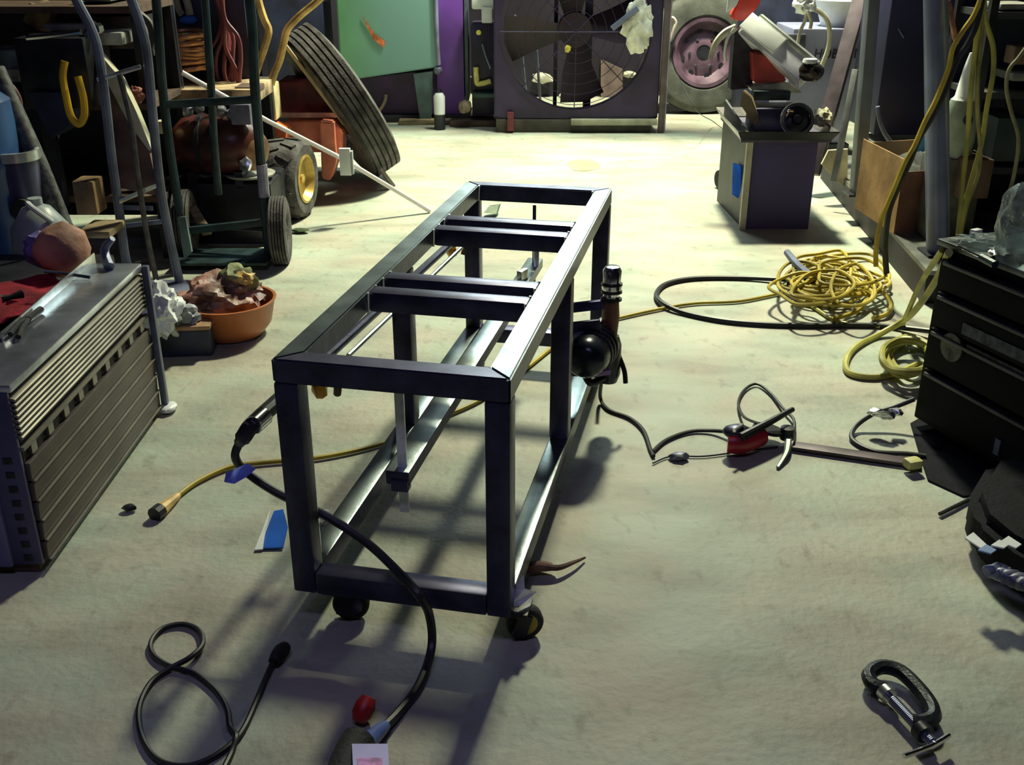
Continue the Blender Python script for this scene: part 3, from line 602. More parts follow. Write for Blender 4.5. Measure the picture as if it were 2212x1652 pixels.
t = thing('hanging_maroon_hose', 'looped maroon hose hanging from the bench back board', 'hose', Y(470, 180, by0 + .5))
b = B()
for k in range(5):
    dx = k * 11
    tube(b, gy([(440 + dx * .8, -70), (462 + dx * .4, -10), (478 + dx * .2, 42), (470 + dx * 1.0, 80), (450 + dx * 1.6, 120), (452 + dx * 1.5, 160), (472 + dx, 186), (496 + dx * .3, 150), (500 - dx * .3, 100), (486, 48), (470, 0), (455, -70)], by0 + .38 - .03 * k), .011, 8)
obj('hose', b, mat('maroon_hose', (.24, .07, .075), .4, 0, .3, 9), t)
tag(obj('blue_rag', blob(B(), Y(408, 42, by0 + .39), (.05, .03, .022), .4, 6, 2, 8), BLUE), 'small bright blue rag pinned above the copper coil', 'rag')
tag(obj('blue_strap', tube(B(), gy([(350, 78), (358, 64), (370, 52)], by0 + .40), .012, 8), mat('dark_blue_strap', (.03, .10, .35), .6)), 'short dark blue strap left of the copper coil', 'strap')
b = B(); tube(b, gy([(378, -10), (386, 20), (395, 32)], by0 + .38), .018, 8); tube(b, gy([(398, -15), (407, 15), (410, 32)], by0 + .38), .02, 8)
tag(obj('pale_gloves', b, mat('pale_cloth', (.36, .34, .28), .9)), 'pair of pale gloves hanging above the copper coil', 'gloves')
b = B(); tube(b, gy([(300, 30), (322, 50), (330, 80), (324, 105)], RY - .01), .018, 8); tube(b, gy([(305, 70), (322, 90), (330, 120)], RY - .01), .014, 8)
tag(obj('dark_curved_hose', b, mat('dusty_black_hose', (.08, .075, .06), .6)), 'dusty curved black hose between the two hand trucks', 'hose')
# engine and mower deck under the bench
t = thing('maroon_pressure_tank', 'dark maroon pressure tank on its stand beneath the workbench', 'tank', Y(470, 400, 5.3))
tc = Y(468, 312, 5.35)
obj('tank', lathe(B(), [(0, -.24), (.08, -.22), (.135, -.16), (.15, -.1), (.15, .1), (.135, .16), (.08, .22), (0, .24)], tc, (1, 0, .02), 30), MAROON, t)
obj('tank_band', lathe(B(), [(.15, -.012), (.157, -.01), (.157, .01), (.15, .012)], tc + V(-.06, 0, 0), (1, 0, .02), 30, True), DARK, t)
obj('end_cap', lathe(B(), [(0, .04), (.05, .035), (.10, 0), (.09, -.02), (0, -.02)], tc + V(.20, -.05, -.02), (.8, -.6, 0), 24), mat('rust_brown', (.24, .12, .06), .5, .3, .5, 9), t)
for s in (-.12, .12): obj('foot', box(B(), tc + V(s, 0, -.16), (.04, .2, .08)), DARK, t)
b = B()
for i, q in enumerate([(405, 240), (430, 232), (478, 240), (500, 246)]): blob(b, Y(q[0], q[1], 5.28), (.028, .03, .03), .3, 5, 2, i)
obj('valve_cluster', b, mat('valve_grey', (.22, .22, .26), .4, .5, .4), t)
obj('gauge_box', box(B(), Y(522, 246, 5.27), (.10, .06, .10), bev=.01), mat('gauge_lilac', (.17, .16, .23), .5), t)
t = thing('black_machine_deck', 'large black machine deck on the floor beneath the maroon tank', 'machine', Y(480, 520, 5.3))
da, db = Y(382, 500, 5.25), Y(585, 400, 5.25)
obj('deck', box(B(), V((da.x + db.x) / 2, 5.48, .17), (db.x - da.x, .46, .30), bev=.02), DARK, t)
obj('pale_tray', lathe(B(), [(0, 0), (.12, .0), (.13, .012), (.12, .012), (0, .006)], Y(540, 378, 5.35), (0, 0, 1), 24), mat('pale_tray', (.38, .38, .34), .5), t)
obj('skid', box(B(), V((da.x + db.x) / 2, 5.3, .015), (db.x - da.x, .08, .03)), DARK, t)
tag(obj('small_white_valve', blob(B(), Y(533, 355, 5.22), (.03, .03, .035), .5, 6, 2, 13), BRIGHT), 'small shiny white valve below the maroon tank', 'valve')
rackbox('cream_jar', 'small cream jar behind the slate hand truck tube', 'jar', 338, 262, 362, 290, 5.2, CREAM, .06)
tag(obj('coppery_scrap_ball', blob(B(), Y(292, 205, 4.9), (.035, .03, .04), .5, 7, 3, 15), mat('rusty_red', (.28, .08, .06), .7, 0, .4, 15)), 'rusty red scrap hanging beside the leaning plank', 'scrap')

# ============================================================ ORANGE TILLER / SNOW THROWER
t = TL = thing('orange_rear_tine_tiller', 'orange walk-behind tiller with yellow handlebars behind the hand trucks', 'tiller', V(-1.15, 6.2, 0))
ty = 6.12
for q in ([(548, -60), (558, 0), (570, 40), (580, 66), (572, 100), (560, 135), (549, 170)], [(735, -50), (688, 0), (650, 32), (622, 62), (613, 92), (604, 130), (592, 160), (585, 185)]):
    obj('handlebar', tube(B(), gy(q, ty), .021, 10), GOLD, TL)
a, b_ = Y(559, 258, ty + .02), Y(594, 180, ty + .02)
obj('cream_console', box(B(), V((a.x + b_.x) / 2, ty + .06, (a.z + b_.z) / 2), (b_.x - a.x, .16, b_.z - a.z), bev=.012), CREAM, TL)
for k in (568, 580, 588): obj('console_slot', box(B(), Y(k, 222, ty - .022), (.008, .006, .15)), DARK, TL)
a, b_ = Y(620, 330, ty + .3), Y(716, 262, ty + .3)
obj('engine_shroud', box(B(), V((a.x + b_.x) / 2, ty + .42, (a.z + b_.z) / 2), (b_.x - a.x, .25, b_.z - a.z), bev=.02), RED, TL)
a, b_ = Y(596, 252, ty + .35), Y(735, 182, ty + .35)
obj('rear_hood', box(B(), V((a.x + b_.x) / 2, ty + .62, (a.z + b_.z) / 2), (b_.x - a.x, .3, b_.z - a.z), bev=.015), DRED, TL)
obj('hood_lip', bar(B(), Y(595, 248, ty + .34), Y(728, 248, ty + .34), .03, .03, .004), mat('pink_lip', (.75, .38, .34), .5), TL)
obj('side_guard', slab(B(), [Y(690, 262, ty + .2), Y(718, 265, ty + .2), Y(725, 350, ty + .2), Y(712, 392, ty + .2), Y(695, 385, ty + .2)], (0, .25, 0), .008), RED, TL)
obj('side_guard', slab(B(), [Y(722, 262, ty + .3), Y(740, 285, ty + .3), Y(738, 340, ty + .3), Y(722, 350, ty + .3)], (0, .2, 0), .008), RED, TL)
obj('front_plate', slab(B(), [Y(588, 268, ty - .05), Y(618, 280, ty - .05), Y(616, 312, ty - .05), Y(590, 330, ty - .05)], (0, .15, 0), .006), mat('bright_orange', (.85, .22, .08), .45), TL)
obj('gearbox', box(B(), V(Y(575, 400, ty).x, ty, .28), (.09, .25, .44), bev=.02), DRED, TL)
R_ = .215
wcx = P(660, 466, 0)
w1 = V(wcx.x - .05, 5.82, R_); wax = V(1, -.16, 0).normalized()
tyre(TL, w1 + V(-.03, 0, 0), wax, R_, .22, .12, 34, lugs=14)
obj('gold_rim', lathe(B(), [(.05, -.02), (.125, .0), (.135, .078), (.122, .082), (.10, .04), (.03, .03), (.025, .06), (0, .065)], w1, wax, 28), mat('gold_rim', (.55, .38, .10), .35, .5, .25), TL)
w2 = w1 + V(-.30, .42, 0)
tyre(TL, w2, wax, R_, .20, .11, 34, lugs=14)
obj('axle', cyl(B(), w1, w2, .02), DARK, TL)
# white price tag
t = thing('white_box_tag', 'small upright white box tag fixed on the long white pole', 'tag', Y(748, 378, 5.66))
wa, wb = Y(736, 378, 5.66), Y(756, 320, 5.66)
obj('carton', box(B(), (wa + wb) / 2, (wb.x - wa.x, .03, wb.z - wa.z), bev=.003), WHITE, t)
obj('side_flap', box(B(), V(wb.x + .007, 5.665, (wa.z + wb.z) / 2 - .005), (.010, .03, wb.z - wa.z - .02)), mat('grey_flap', (.45, .47, .46), .6), t)
# long white pole leaning from the bench to the floor
tag(obj('long_white_pole', tube(B(), [P(929, 456, .01), Y(744, 345, 5.72) , Y(580, 262, 5.50), Y(392, 156, 5.26)], .0125, 10, 1), mat('white_pole', (.78, .74, .74), .4, 0, .05)), 'long thin white pole slanting from the workbench down to the floor by the cart', 'pole')
# ============================================================ BIG LEANING TYRE
t = thing('leaning_tractor_tyre', 'big ribbed tyre leaning against the orange tiller', 'tyre', P(840, 400))
n_ = V(-.80, -.34, -.50).normalized(); R2 = .50
low = P(836, 398, 0); Ld = V(-.57, 0, .82); Ld = (Ld - n_ * Ld.dot(n_)).normalized()
cT = low + Ld * R2 + V(.0, .05, .08)
tyre(t, cT, n_, R2, .22, .27, 72, ribs=5)
obj('wheel_disc', lathe(B(), [(.08, 0), (.19, .03), (.205, .07), (.215, .07), (.205, -.07), (.18, -.04), (.08, -.03)], cT, n_, 40), DARK, t)
t = thing('leaning_lath', 'long wooden lath leaning on the big tyre down to the floor', 'lath', P(848, 400))
obj('upper_lath', bar(B(), Y(612, 92, 6.30), Y(744, 268, 6.35), .035, .02, .003), mat('lath_tan', (.46, .36, .22), .8, 0, .25, 9), t)
obj('lower_lath', bar(B(), Y(742, 262, 6.34), P(850, 402, .015), .04, .022, .003), mat('lath_grey', (.24, .21, .19), .8, 0, .25, 9), t)

# ============================================================ GREEN MACHINE (back left)
gy0 = 8.75
t = GM = thing('green_sheet_metal_machine', 'large machine with a faded green sheet metal hood at the back left', 'machine', V(-1.1, 9.2, 0))
def gm(): 
    m = mat('faded_green', (.17, .46, .17), .45, 0, .12, 3)
    nt = m.node_tree; N = nt.nodes; L = nt.links
    tcn = N.new('ShaderNodeTexCoord'); sx = N.new('ShaderNodeSeparateXYZ'); L.new(tcn.outputs['Object'], sx.inputs[0])
    mr = N.new('ShaderNodeMapRange'); mr.inputs[1].default_value = -.45; mr.inputs[2].default_value = .12; L.new(sx.outputs[0], mr.inputs[0])
    mx = N.new('ShaderNodeMix'); mx.data_type = 'RGBA'; L.new(mr.outputs[0], mx.inputs[0])
    src = [l.from_socket for l in L if l.to_socket == N['Principled BSDF'].inputs['Base Color']][0]
    L.new(src, mx.inputs[6]); mx.inputs[7].default_value = (.20, .38, .36, 1)
    L.new(mx.outputs[2], N['Principled BSDF'].inputs['Base Color']); return m
GREEN = gm()
fp = [Y(722, -60, gy0), Y(942, -60, gy0), Y(949, 145, gy0), Y(762, 172, gy0), Y(733, 118, gy0)]
f = obj('green_hood', slab(B(), fp, (0, .5, 0), .012), GREEN, GM)
obj('paint_scrape', slab(B(), [Y(782, 35, gy0 - .012), Y(790, 46, gy0 - .012), Y(808, 72, gy0 - .012), Y(832, 90, gy0 - .012), Y(829, 103, gy0 - .012), Y(806, 84, gy0 - .012), Y(794, 60, gy0 - .012)], (0, .006, 0)), mat('scrape_orange', (.75, .20, .07), .6, 0, .35, 25), f)
obj('hood_edge', tube(B(), gy([(940, -40), (943, 60), (948, 140)], gy0 - .01), .016, 8), mat('lilac_trim', (.28, .27, .42), .4), GM)
obj('hinge_knuckle', blob(B(), Y(946, 152, gy0), (.035, .03, .035), .1), SLATE, GM)
PURP = mat('purple_black', (.04, .012, .07), .55, 0, .5, 2.5)
obj('lower_body', slab(B(), [Y(775, 170, gy0 + .12), Y(945, 150, gy0 + .12), V(Y(940, 240, gy0 + .12).x, gy0 + .12, .04), V(Y(790, 255, gy0 + .12).x, gy0 + .12, .04)], (0, .35, 0)), PURP, GM)
obj('support_leg', slab(B(), [Y(893, 160, gy0 - .0), Y(935, 154, gy0), V(Y(930, 245, gy0).x, gy0, .0), V(Y(908, 255, gy0).x, gy0, .0)], (0, .1, 0)), mat('teal_leg', (.07, .12, .13), .5), GM)
obj('floor_frame', box(B(), V(-1.1, gy0 + .2, .03), (.9, .3, .06)), DARK, GM)
b = B(); tube(b, [Y(800, 245, gy0 - .0), Y(818, 240, gy0), Y(830, 222, gy0), Y(834, 205, gy0)], .013, 8)
obj('drain_pipe', b, mat('tan_pipe', (.22, .16, .12), .6), GM)
tag(obj('black_cabinet', box(B(), V(Y(628, 60, 8.6).x, 8.95, .65), (.46, .5, 1.3), bev=.01), NAVY), 'tall black cabinet behind the big tyre left of the green machine', 'cabinet')
t = thing('purple_steel_cabinet', 'narrow purple steel cabinet right of the green machine', 'cabinet', V(Y(985, 240, 8.9).x, 9.1, 0))
VIO = mat('violet_paint', (.12, .035, .28), .5, 0, .25, 2)
pa, pb = Y(945, 240, 8.85), Y(1004, 240, 8.85)
obj('door', box(B(), V((pa.x + pb.x) / 2, 9.05, .66), (pb.x - pa.x, .4, 1.2), bev=.008), VIO, t)
obj('edge_strip', box(B(), V(pb.x + .022, 9.0, .72), (.03, .3, 1.1), bev=.006), mat('dark_teal_strip', (.05, .07, .10), .5), t)
obj('plinth', box(B(), V((pa.x + pb.x) / 2, 9.0, .03), (pb.x - pa.x + .1, .4, .06)), DARK, t)
t = thing('white_bottle', 'small white bottle standing in front of the purple cabinet', 'bottle', Y(949, 245, 8.5))
c = Y(949, 222, 8.5); zf = P(949, 246, 0)
obj('bottle_body', lathe(B(), [(0, -.09), (.044, -.088), (.046, .05), (.03, .075), (.018, .08), (0, .08)], c, n=20), WHITE, t)
obj('cap', cyl(B(), c + V(0, 0, .08), c + V(0, 0, .105), .02), DARK, t)
obj('stand', cyl(B(), V(c.x, c.y, 0), c + V(0, 0, -.09), .045), DARK, t)
# black machine with yellow strap between cabinet and fan
t = thing('black_engine_cart', 'black engine cart with yellow strap between purple cabinet and box fan', 'machine', V(Y(1040, 250, 8.7).x, 8.9, 0))
q0, q1 = Y(1018, 240, 8.7), Y(1072, 240, 8.7)
obj('engine_body', box(B(), V((q0.x + q1.x) / 2, 8.95, .42), (q1.x - q0.x - .01, .35, .72), bev=.02), mat('indigo_black', (.025, .018, .06), .5, 0, .4, 5), t)
obj('yellow_strap', tube(B(), gy([(1028, 145), (1029, 165), (1031, 180), (1042, 180), (1060, 175)], 8.74), .022, 8), mat('strap_yellow', (.85, .75, .25), .6, 0, .2, 30), t)
obj('yellow_knob', lathe(B(), [(0, .02), (.018, .015), (.02, -.015), (0, -.02)], Y(1034, 70, 8.7), (0, 1, 0), 14), mat('knob_yellow', (.9, .75, .1), .4), t)
obj('lever', tube(B(), gy([(1042, 95), (1050, 122), (1060, 148)], 8.72), .009, 8), SLATE, t)
obj('white_can', box(B(), Y(1052, 32, 8.76), (.085, .08, .12), bev=.01), WHITE, t)
obj('white_hood', box(B(), Y(1046, 2, 8.8), (.2, .12, .12), bev=.02), WHITE, t)
obj('teal_tray', box(B(), Y(1050, 205, 8.7) + V(0, .1, 0), (.22, .3, .03)), mat('dark_teal', (.03, .09, .08), .5), t)
obj('skid', box(B(), V((q0.x + q1.x) / 2 - .05, 8.75, .02), (.45, .3, .04)), BROWN, t)
tag(obj('tan_sack', blob(B(), Y(1005, 230, 8.55), (.05, .05, .05), .3, 5, 3, 17), mat('tan_sack', (.22, .18, .12), .9)), 'small tan sack on the floor beside the engine cart', 'sack')
tag(obj('floor_plank', box(B(), P(1020, 262, .02), (1.2, .10, .04), rz(.03), .004), WOOD), 'weathered plank on the floor left of the box fan', 'plank')
# ============================================================ BIG BOX FAN
fy = 8.38
t = FN = thing('square_shop_fan', 'large dark square-framed shop fan standing on a skid at the back', 'fan', V(Y(1250, 285, fy).x, fy + .15, 0))
FM = mat('fan_housing', (.040, .028, .075), .5, .3, .3, 3)
xl, xr = Y(1070, 250, fy).x, Y(1418, 250, fy).x; zb_, zt_ = .11, .11 + (xr - xl) * 1.0
cF = Y(1244, 68, fy); Rf_ = .585; zt_ = cF.z + (cF.z - zb_)
# front plate with a round opening
b = B(); n = 64; outer = []; inner = []
for k in range(n):
    a = 2 * math.pi * k / n; ca, sa = math.cos(a), math.sin(a)
    hx_, hz_ = (xr - xl) / 2, (zt_ - zb_) / 2; s = min(hx_ / max(abs(ca), 1e-6), hz_ / max(abs(sa), 1e-6))
    cx_ = (xl + xr) / 2
    outer.append((cx_ + ca * s, zb_ + hz_ + sa * s)); inner.append((cF.x + ca * Rf_, cF.z + sa * Rf_))
for yy in (fy, fy + .012):
    pass
vo = [[b.verts.new((x, yy, z)) for x, z in outer] for yy in (fy, fy + .02)]; vi = [[b.verts.new((x, yy, z)) for x, z in inner] for yy in (fy, fy + .10)]
for k in range(n):
    q = (k + 1) % n
    b.faces.new((vo[0][k], vo[0][q], vi[0][q], vi[0][k])); b.faces.new((vo[1][k], vi[1][k], vi[1][q], vo[1][q]))
    b.faces.new((vo[0][k], vo[1][k], vo[1][q], vo[0][q])); b.faces.new((vi[0][k], vi[0][q], vi[1][q], vi[1][k]))
obj('front_plate', b, FM, FN)
for x in (xl, xr): obj('side_wall', box(B(), (x, fy + .22, (zb_ + zt_) / 2), (.02, .42, zt_ - zb_)), FM, FN)
obj('bottom_wall', box(B(), ((xl + xr) / 2, fy + .22, zb_), (xr - xl, .42, .02)), FM, FN)
obj('top_wall', box(B(), ((xl + xr) / 2, fy + .22, zt_), (xr - xl, .42, .02)), FM, FN)
FB = mat('fan_blade', (.030, .014, .026), .5, .2, .3, 4)
hub = obj('hub', cyl(B(), cF + V(0, .1, 0), cF + V(0, .24, 0), .13, n=26), FB, FN)
for k in range(4):
    a = math.radians(100 + 90 * k); ca, sa = math.cos(a), math.sin(a)
    def pp(r, w, y_): return V(cF.x + ca * r - sa * w, fy + y_, cF.z + sa * r + ca * w)
    b = B(); slab(b, [pp(.1, -.06, .12), pp(.3, -.15, .10), pp(.52, -.2, .09), pp(.56, .0, .16), pp(.52, .16, .22), pp(.3, .10, .21), pp(.1, .06, .2)], (0, .006, 0)); obj('blade', b, FB, FN)
obj('motor_post', box(B(), V(cF.x + .12, fy + .33, cF.z - .2), (.06, .05, .9)), FM, FN)
obj('motor_post', box(B(), V(cF.x - .14, fy + .33, cF.z - .2), (.03, .05, .9)), FM, FN)
obj('motor', cyl(B(), cF + V(0, .26, 0), cF + V(0, .42, 0), .11, n=22), FB, FN)
for k in range(1, 8):
    r = Rf_ * k / 7.5
    pts = [V(cF.x + math.cos(a * .5236) * r, fy - .012 - .03 * (1 - k / 8), cF.z + math.sin(a * .5236) * r) for a in range(12)]
    obj('guard_ring', tube(B(), pts, .0028, 5, 4, True), FM, FN)
for k in range(4):
    a = math.pi * k / 4; v = V(math.cos(a), 0, math.sin(a)) * Rf_
    obj('guard_spoke', tube(B(), [cF - v + V(0, -.01, 0), cF + V(0, -.045, 0), cF + v + V(0, -.01, 0)], .004, 5, 3), FM, FN)
obj('skid_beam', box(B(), ((xl + xr) / 2 - .02, fy + .04, .05), (xr - xl - .05, .12, .10), bev=.005), mat('skid_dark', (.05, .045, .035), .8), FN)
obj('skid_board', box(B(), ((xl + xr) / 2 + .30, fy - .03, .085), (.68, .06, .045), bev=.004), mat('skid_board', (.36, .36, .26), .7), FN)
obj('side_post', box(B(), (xr + .035, fy - .03, .70), (.045, .04, 1.40), bev=.004), mat('brown_post', (.10, .07, .075), .6), FN)
obj('post_edge', box(B(), (xr + .063, fy - .035, .70), (.01, .03, 1.38)), mat('post_edge', (.26, .23, .27), .5), FN)
obj('front_foot', box(B(), Y(1103, 262, fy - .03), (.05, .05, .14)), DRED, FN)
obj('yellow_clip', blob(B(), Y(1226, 105, fy - .035), (.024, .02, .028), .3), mat('clip_yellow', (.8, .68, .1), .5), FN)
# stuff seen behind the fan
tag(obj('white_rag', blob(B(), Y(1378, 62, fy - .06), (.10, .045, .17), .5, 5, 4, 21), mat('off_white_rag', (.72, .72, .62), .9)), 'lumpy off-white rag hanging on the upper right front of the fan', 'rag')
obj('crossed_pipe', tube(B(), gy([(1322, 62), (1350, 40), (1378, 18)], fy - .10), .022, 8), SLATE, FN)  # loose crossing pipe in front of the fan, grouped with it
tag(obj('plywood_piece', slab(B(), [Y(1298, 128, 10.14), Y(1345, 150, 10.14), Y(1345, 205, 10.14), Y(1298, 222, 10.14)], (0, .05, 0)), mat('tan_panel', (.12, .085, .08), .8)), 'tan triangular panel seen through the lower right of the fan', 'panel')
for i, q in enumerate([[(1112, 32), (1118, 70), (1128, 118)], [(1147, 42), (1152, 65), (1158, 92)]]):
    tag(obj('leaning_pipe', tube(B(), gy(q, 9.3) + [V(gy(q, 9.3)[-1].x + .05, 9.4, .01)], .012, 8, 1), SLATE), ['longer', 'shorter'][i] + ' grey pipe seen through the left of the fan', 'pipe')
for i, q in enumerate([(1172, 168, .1, .05), (1235, 205, .12, .05), (1360, 160, .06, .03)]):
    tag(obj('pale_offcut', blob(B(), Y(q[0], q[1], 10.14), (q[2], .06, q[3]), .4, 5, 2, 30 + i), mat('pale_offcut', (.45, .44, .36), .8)), ['pale grey offcut seen low left through the fan', 'pale offcut seen at the fan bottom centre', 'small pale offcut seen low right through the fan'][i], 'offcut')
b = box(B(), V(.45, 10.4, .7), (1.5, .4, 1.4), bev=.01)
tag(obj('dark_purple_locker', b, mat('locker_purple', (.010, .007, .018), .6, 0, .4, 2)), 'dark purple locker standing behind the fan', 'locker')
# ============================================================ WHITE-PURPLE RIM TRUCK WHEEL
wy = 9.35
t = thing('truck_wheel', 'dusty truck wheel with a pinkish steel rim standing behind the saw', 'wheel', V(Y(1515, 235, wy).x, wy, 0))
Rw = .495
cW = V(Y(1517, 115, wy).x, wy, Rw + .0); axw = V(.08, -1, .10).normalized()
tyre(t, cW, axw, Rw, .26, .275, 64, ribs=0, m=mat('dusty_grey_rubber', (.07, .075, .065), .85, 0, .3, 6, .3))
RIM = mat('pink_steel_rim', (.12, .07, .11), .5, .2, .45, 6)
disc = obj('rim', lathe(B(), [(.065, .055), (.10, .06), (.14, .045), (.19, .035), (.225, .075), (.255, .115), (.285, .12), (.285, .10), (.24, .05), (.20, -.02), (.065, .03)], cW, axw, 48, True), RIM, t)
F = frame_to(axw)
obj('hub_bore', cyl(B(), cW + F @ V(0, 0, .02), cW + F @ V(0, 0, .05), .066, n=26), DARK, disc)
for k in range(8):
    a = 2 * math.pi * k / 8 + .2
    obj('hand_hole', cyl(B(), cW + F @ V(math.cos(a) * .19, math.sin(a) * .19, .034), cW + F @ V(math.cos(a) * .19, math.sin(a) * .19, .048), .024, n=14), DARK, disc)
for k in range(6):
    a = 2 * math.pi * k / 6
    obj('wheel_nut', cyl(B(), cW + F @ V(math.cos(a) * .125, math.sin(a) * .125, .05), cW + F @ V(math.cos(a) * .125, math.sin(a) * .125, .068), .013, n=6), CHROME, disc)
tag(obj('valve_hose', tube(B(), gy([(1443, 60), (1445, 48), (1452, 38), (1460, 48), (1456, 62), (1446, 90)], 9.15), .013, 8), mat('pinkish_hose', (.5, .42, .4), .5)), 'short pale hose hooked on the left edge of the truck wheel', 'hose')
tag(obj('thin_trailing_wire', tube(B(), [Y(1450, 130, 8.3), P(1500, 232, .3), P(1540, 262, .05), P(1570, 285, .01)], .003, 6), CABLE), 'very thin wire trailing over the floor in front of the truck wheel', 'wire')
tag(obj('grey_bench_machine', box(B(), V(Y(1600, 20, 9.9).x + .1, 10.3, .6), (1.3, .5, 1.2), bev=.02), mat('shade_grey', (.10, .09, .14), .6, 0, .4, 3)), 'grey machine cabinet in the dark behind the truck wheel', 'machine')
# ============================================================ HORIZONTAL BANDSAW ON STAND
sy = 5.55
t = BS = thing('horizontal_bandsaw', 'red and silver horizontal metal bandsaw on a dark grey stand', 'bandsaw', P(1700, 497))
GREY = mat('stand_grey', (.050, .040, .15), .6, .0, .15, 3)
a, b_ = Y(1603, 497, sy), Y(1768, 298, sy)
obj('stand_cabinet', box(B(), V((a.x + b_.x) / 2, sy + .02, b_.z / 2 + .0), (b_.x - a.x, .05, b_.z)), GREY, BS, smooth=False)
obj('stand_side', slab(B(), [V(a.x, sy, .0), V(a.x, sy, b_.z), Y(1566, 215, sy + .62), V(Y(1566, 215, sy + .62).x, sy + .62, 0)], (.012, 0, 0)), mat('stand_dark', (.03, .035, .035), .5), BS, smooth=False)
obj('corner_angle', box(B(), V(a.x - .004, sy - .012, b_.z / 2), (.032, .03, b_.z)), mat('corner_tan', (.42, .40, .32), .5), BS)
xl2 = Y(1568, 400, sy + .62).x
obj('rear_leg', box(B(), V(xl2, sy + .62, .26), (.03, .04, .52)), mat('rear_leg_tan', (.45, .42, .30), .5), BS)
obj('blue_decal', slab(B(), [Y(1587, 352, sy + .22), Y(1604, 358, sy + .10), Y(1604, 432, sy + .10), Y(1585, 420, sy + .22)], (-.01, 0, 0)), mat('decal_blue', (.01, .10, .62), .9, spec=.1), BS)
# caster on the left
wv = P(1556, 408, 0)
obj('stand_wheel', lathe(B(), [(0, -.02), (.055, -.02), (.06, 0), (.055, .02), (0, .02)], V(wv.x, wv.y, .062), V(1, .3, 0), 20), RUBBER, BS)
obj('wheel_bracket', box(B(), V(wv.x + .05, wv.y, .09), (.08, .02, .08)), DARK, BS)
# chip tray
ta, tb_, tc_, td = Y(1600, 302, sy - .03), Y(1797, 292, sy - .03), Y(1775, 245, sy + .35), Y(1548, 203, sy + .62)
tzr = ta.z
TRAY = mat('tray_grey', (.36, .35, .34), .4, .5, .3, 8)
tl = [V(ta.x, sy - .04, tzr), V(tb_.x, sy - .04, tzr), V(tb_.x, sy + .66, tzr), V(Y(1560, 215, sy + .66).x, sy + .66, tzr)]
obj('chip_tray', slab(B(), tl, (0, 0, -.012)), mat('tray_dark', (.06, .05, .09), .5), BS)
for i in range(4):
    p0, p1 = tl[i], tl[(i + 1) % 4]; mid = sum(tl, Vector()) / 4
    o0 = (p0 - mid).normalized() * .045 + V(0, 0, .045); o1 = (p1 - mid).normalized() * .045 + V(0, 0, .045)
    obj('tray_lip', slab(B(), [p0, p1, p1 + o1, p0 + o0], (0, 0, .006)), DARK if i == 0 else TRAY, BS)
# base casting, vise and handwheel
cb = Y(1690, 235, sy + .15)
obj('base_casting', box(B(), V(cb.x, sy + .25, tzr + .07), (.30, .22, .13), bev=.02), mat('casting_indigo', (.035, .033, .07), .4, .3, .3, 6), BS)
obj('saw_bed', slab(B(), [Y(1618, 188, sy + .3), Y(1700, 176, sy + .3), Y(1735, 200, sy + .3), Y(1636, 205, sy + .3)], (0, .25, -.0), .004), mat('bed_pale', (.50, .50, .44), .4, .5, .3, 12), BS)
obj('vise_jaw', box(B(), Y(1665, 205, sy + .22), (.20, .06, .05), bev=.006), DGREEN, BS)
obj('brown_bracket', slab(B(), [Y(1605, 195, sy + .2), Y(1622, 210, sy + .15), Y(1642, 262, sy + .12), Y(1630, 272, sy + .12), Y(1598, 225, sy + .2)], (.02, .04, 0), .004), mat('olive_brown', (.16, .12, .07), .5), BS)
hw = Y(1722, 258, sy + .02)
obj('handwheel', lathe(B(), [(.07, -.012), (.085, -.01), (.09, 0), (.085, .012), (.07, .012), (.066, 0)], hw, (-.05, -1, .35), 32, True), mat('wheel_grey', (.16, .16, .17), .3, .7, .3), BS)
obj('handwheel_disc', lathe(B(), [(0, .02), (.02, .018), (.03, 0), (.068, -.008), (0, -.01)], hw, (-.05, -1, .35), 28), mat('wheel_dark', (.03, .03, .045), .35, .5), BS)
obj('wheel_grip', tube(B(), [Y(1697, 250, sy - .04), Y(1703, 240, sy - .04), Y(1712, 240, sy - .03)], .008, 8), CHROME, BS)
# saw head, slanting
h0, h1 = Y(1612, 58, sy + .45), Y(1745, 165, sy + .2); hd_ = (h1 - h0)
obj('saw_arm', bar(B(), h0, h1, .13, .10, .012, V(0, -1, .3)), mat('arm_silver', (.75, .75, .84), .35, .2, .15), BS)
obj('arm_cover', bar(B(), along(h0, h1, -.05) + V(-.0, -.06, .03), along(h0, h1, .50) + V(0, -.06, .03), .10, .02, .005, V(0, -1, .3)), WHITE, BS)
obj('arm_edge', bar(B(), along(h0, h1, .05) + V(.045, -.03, .07), along(h0, h1, 1.0) + V(.04, -.03, .065), .03, .03, .006), mat('edge_grey', (.42, .44, .42), .35, .5), BS)
obj('red_body', slab(B(), [Y(1628, 112, sy + .3), Y(1660, 118, sy + .3), Y(1690, 150, sy + .3), Y(1700, 178, sy + .3), Y(1630, 180, sy + .3)], (0, .12, 0), .008), mat('saw_red', (.42, .05, .05), .45), BS)
obj('blade_guard_column', slab(B(), [Y(1588, 65, sy + .4), Y(1608, 60, sy + .4), Y(1632, 110, sy + .4), Y(1625, 190, sy + .4), Y(1578, 195, sy + .4)], (0, .10, 0), .006), mat('column_dark', (.045, .04, .06), .5, .2, .4), BS)
mc = Y(1752, 155, sy + .12)
obj('tension_motor', blob(B(), mc, (.065, .06, .055), .15, 4, 3, 2), mat('motor_brown_black', (.035, .025, .03), .25, .4, .5, 15), BS)
obj('tension_knob', lathe(B(), [(0, .02), (.035, .016), (.04, 0), (.03, -.01), (0, -.012)], Y(1750, 134, sy + .12), (0, 0, 1), 18), WHITE, BS)
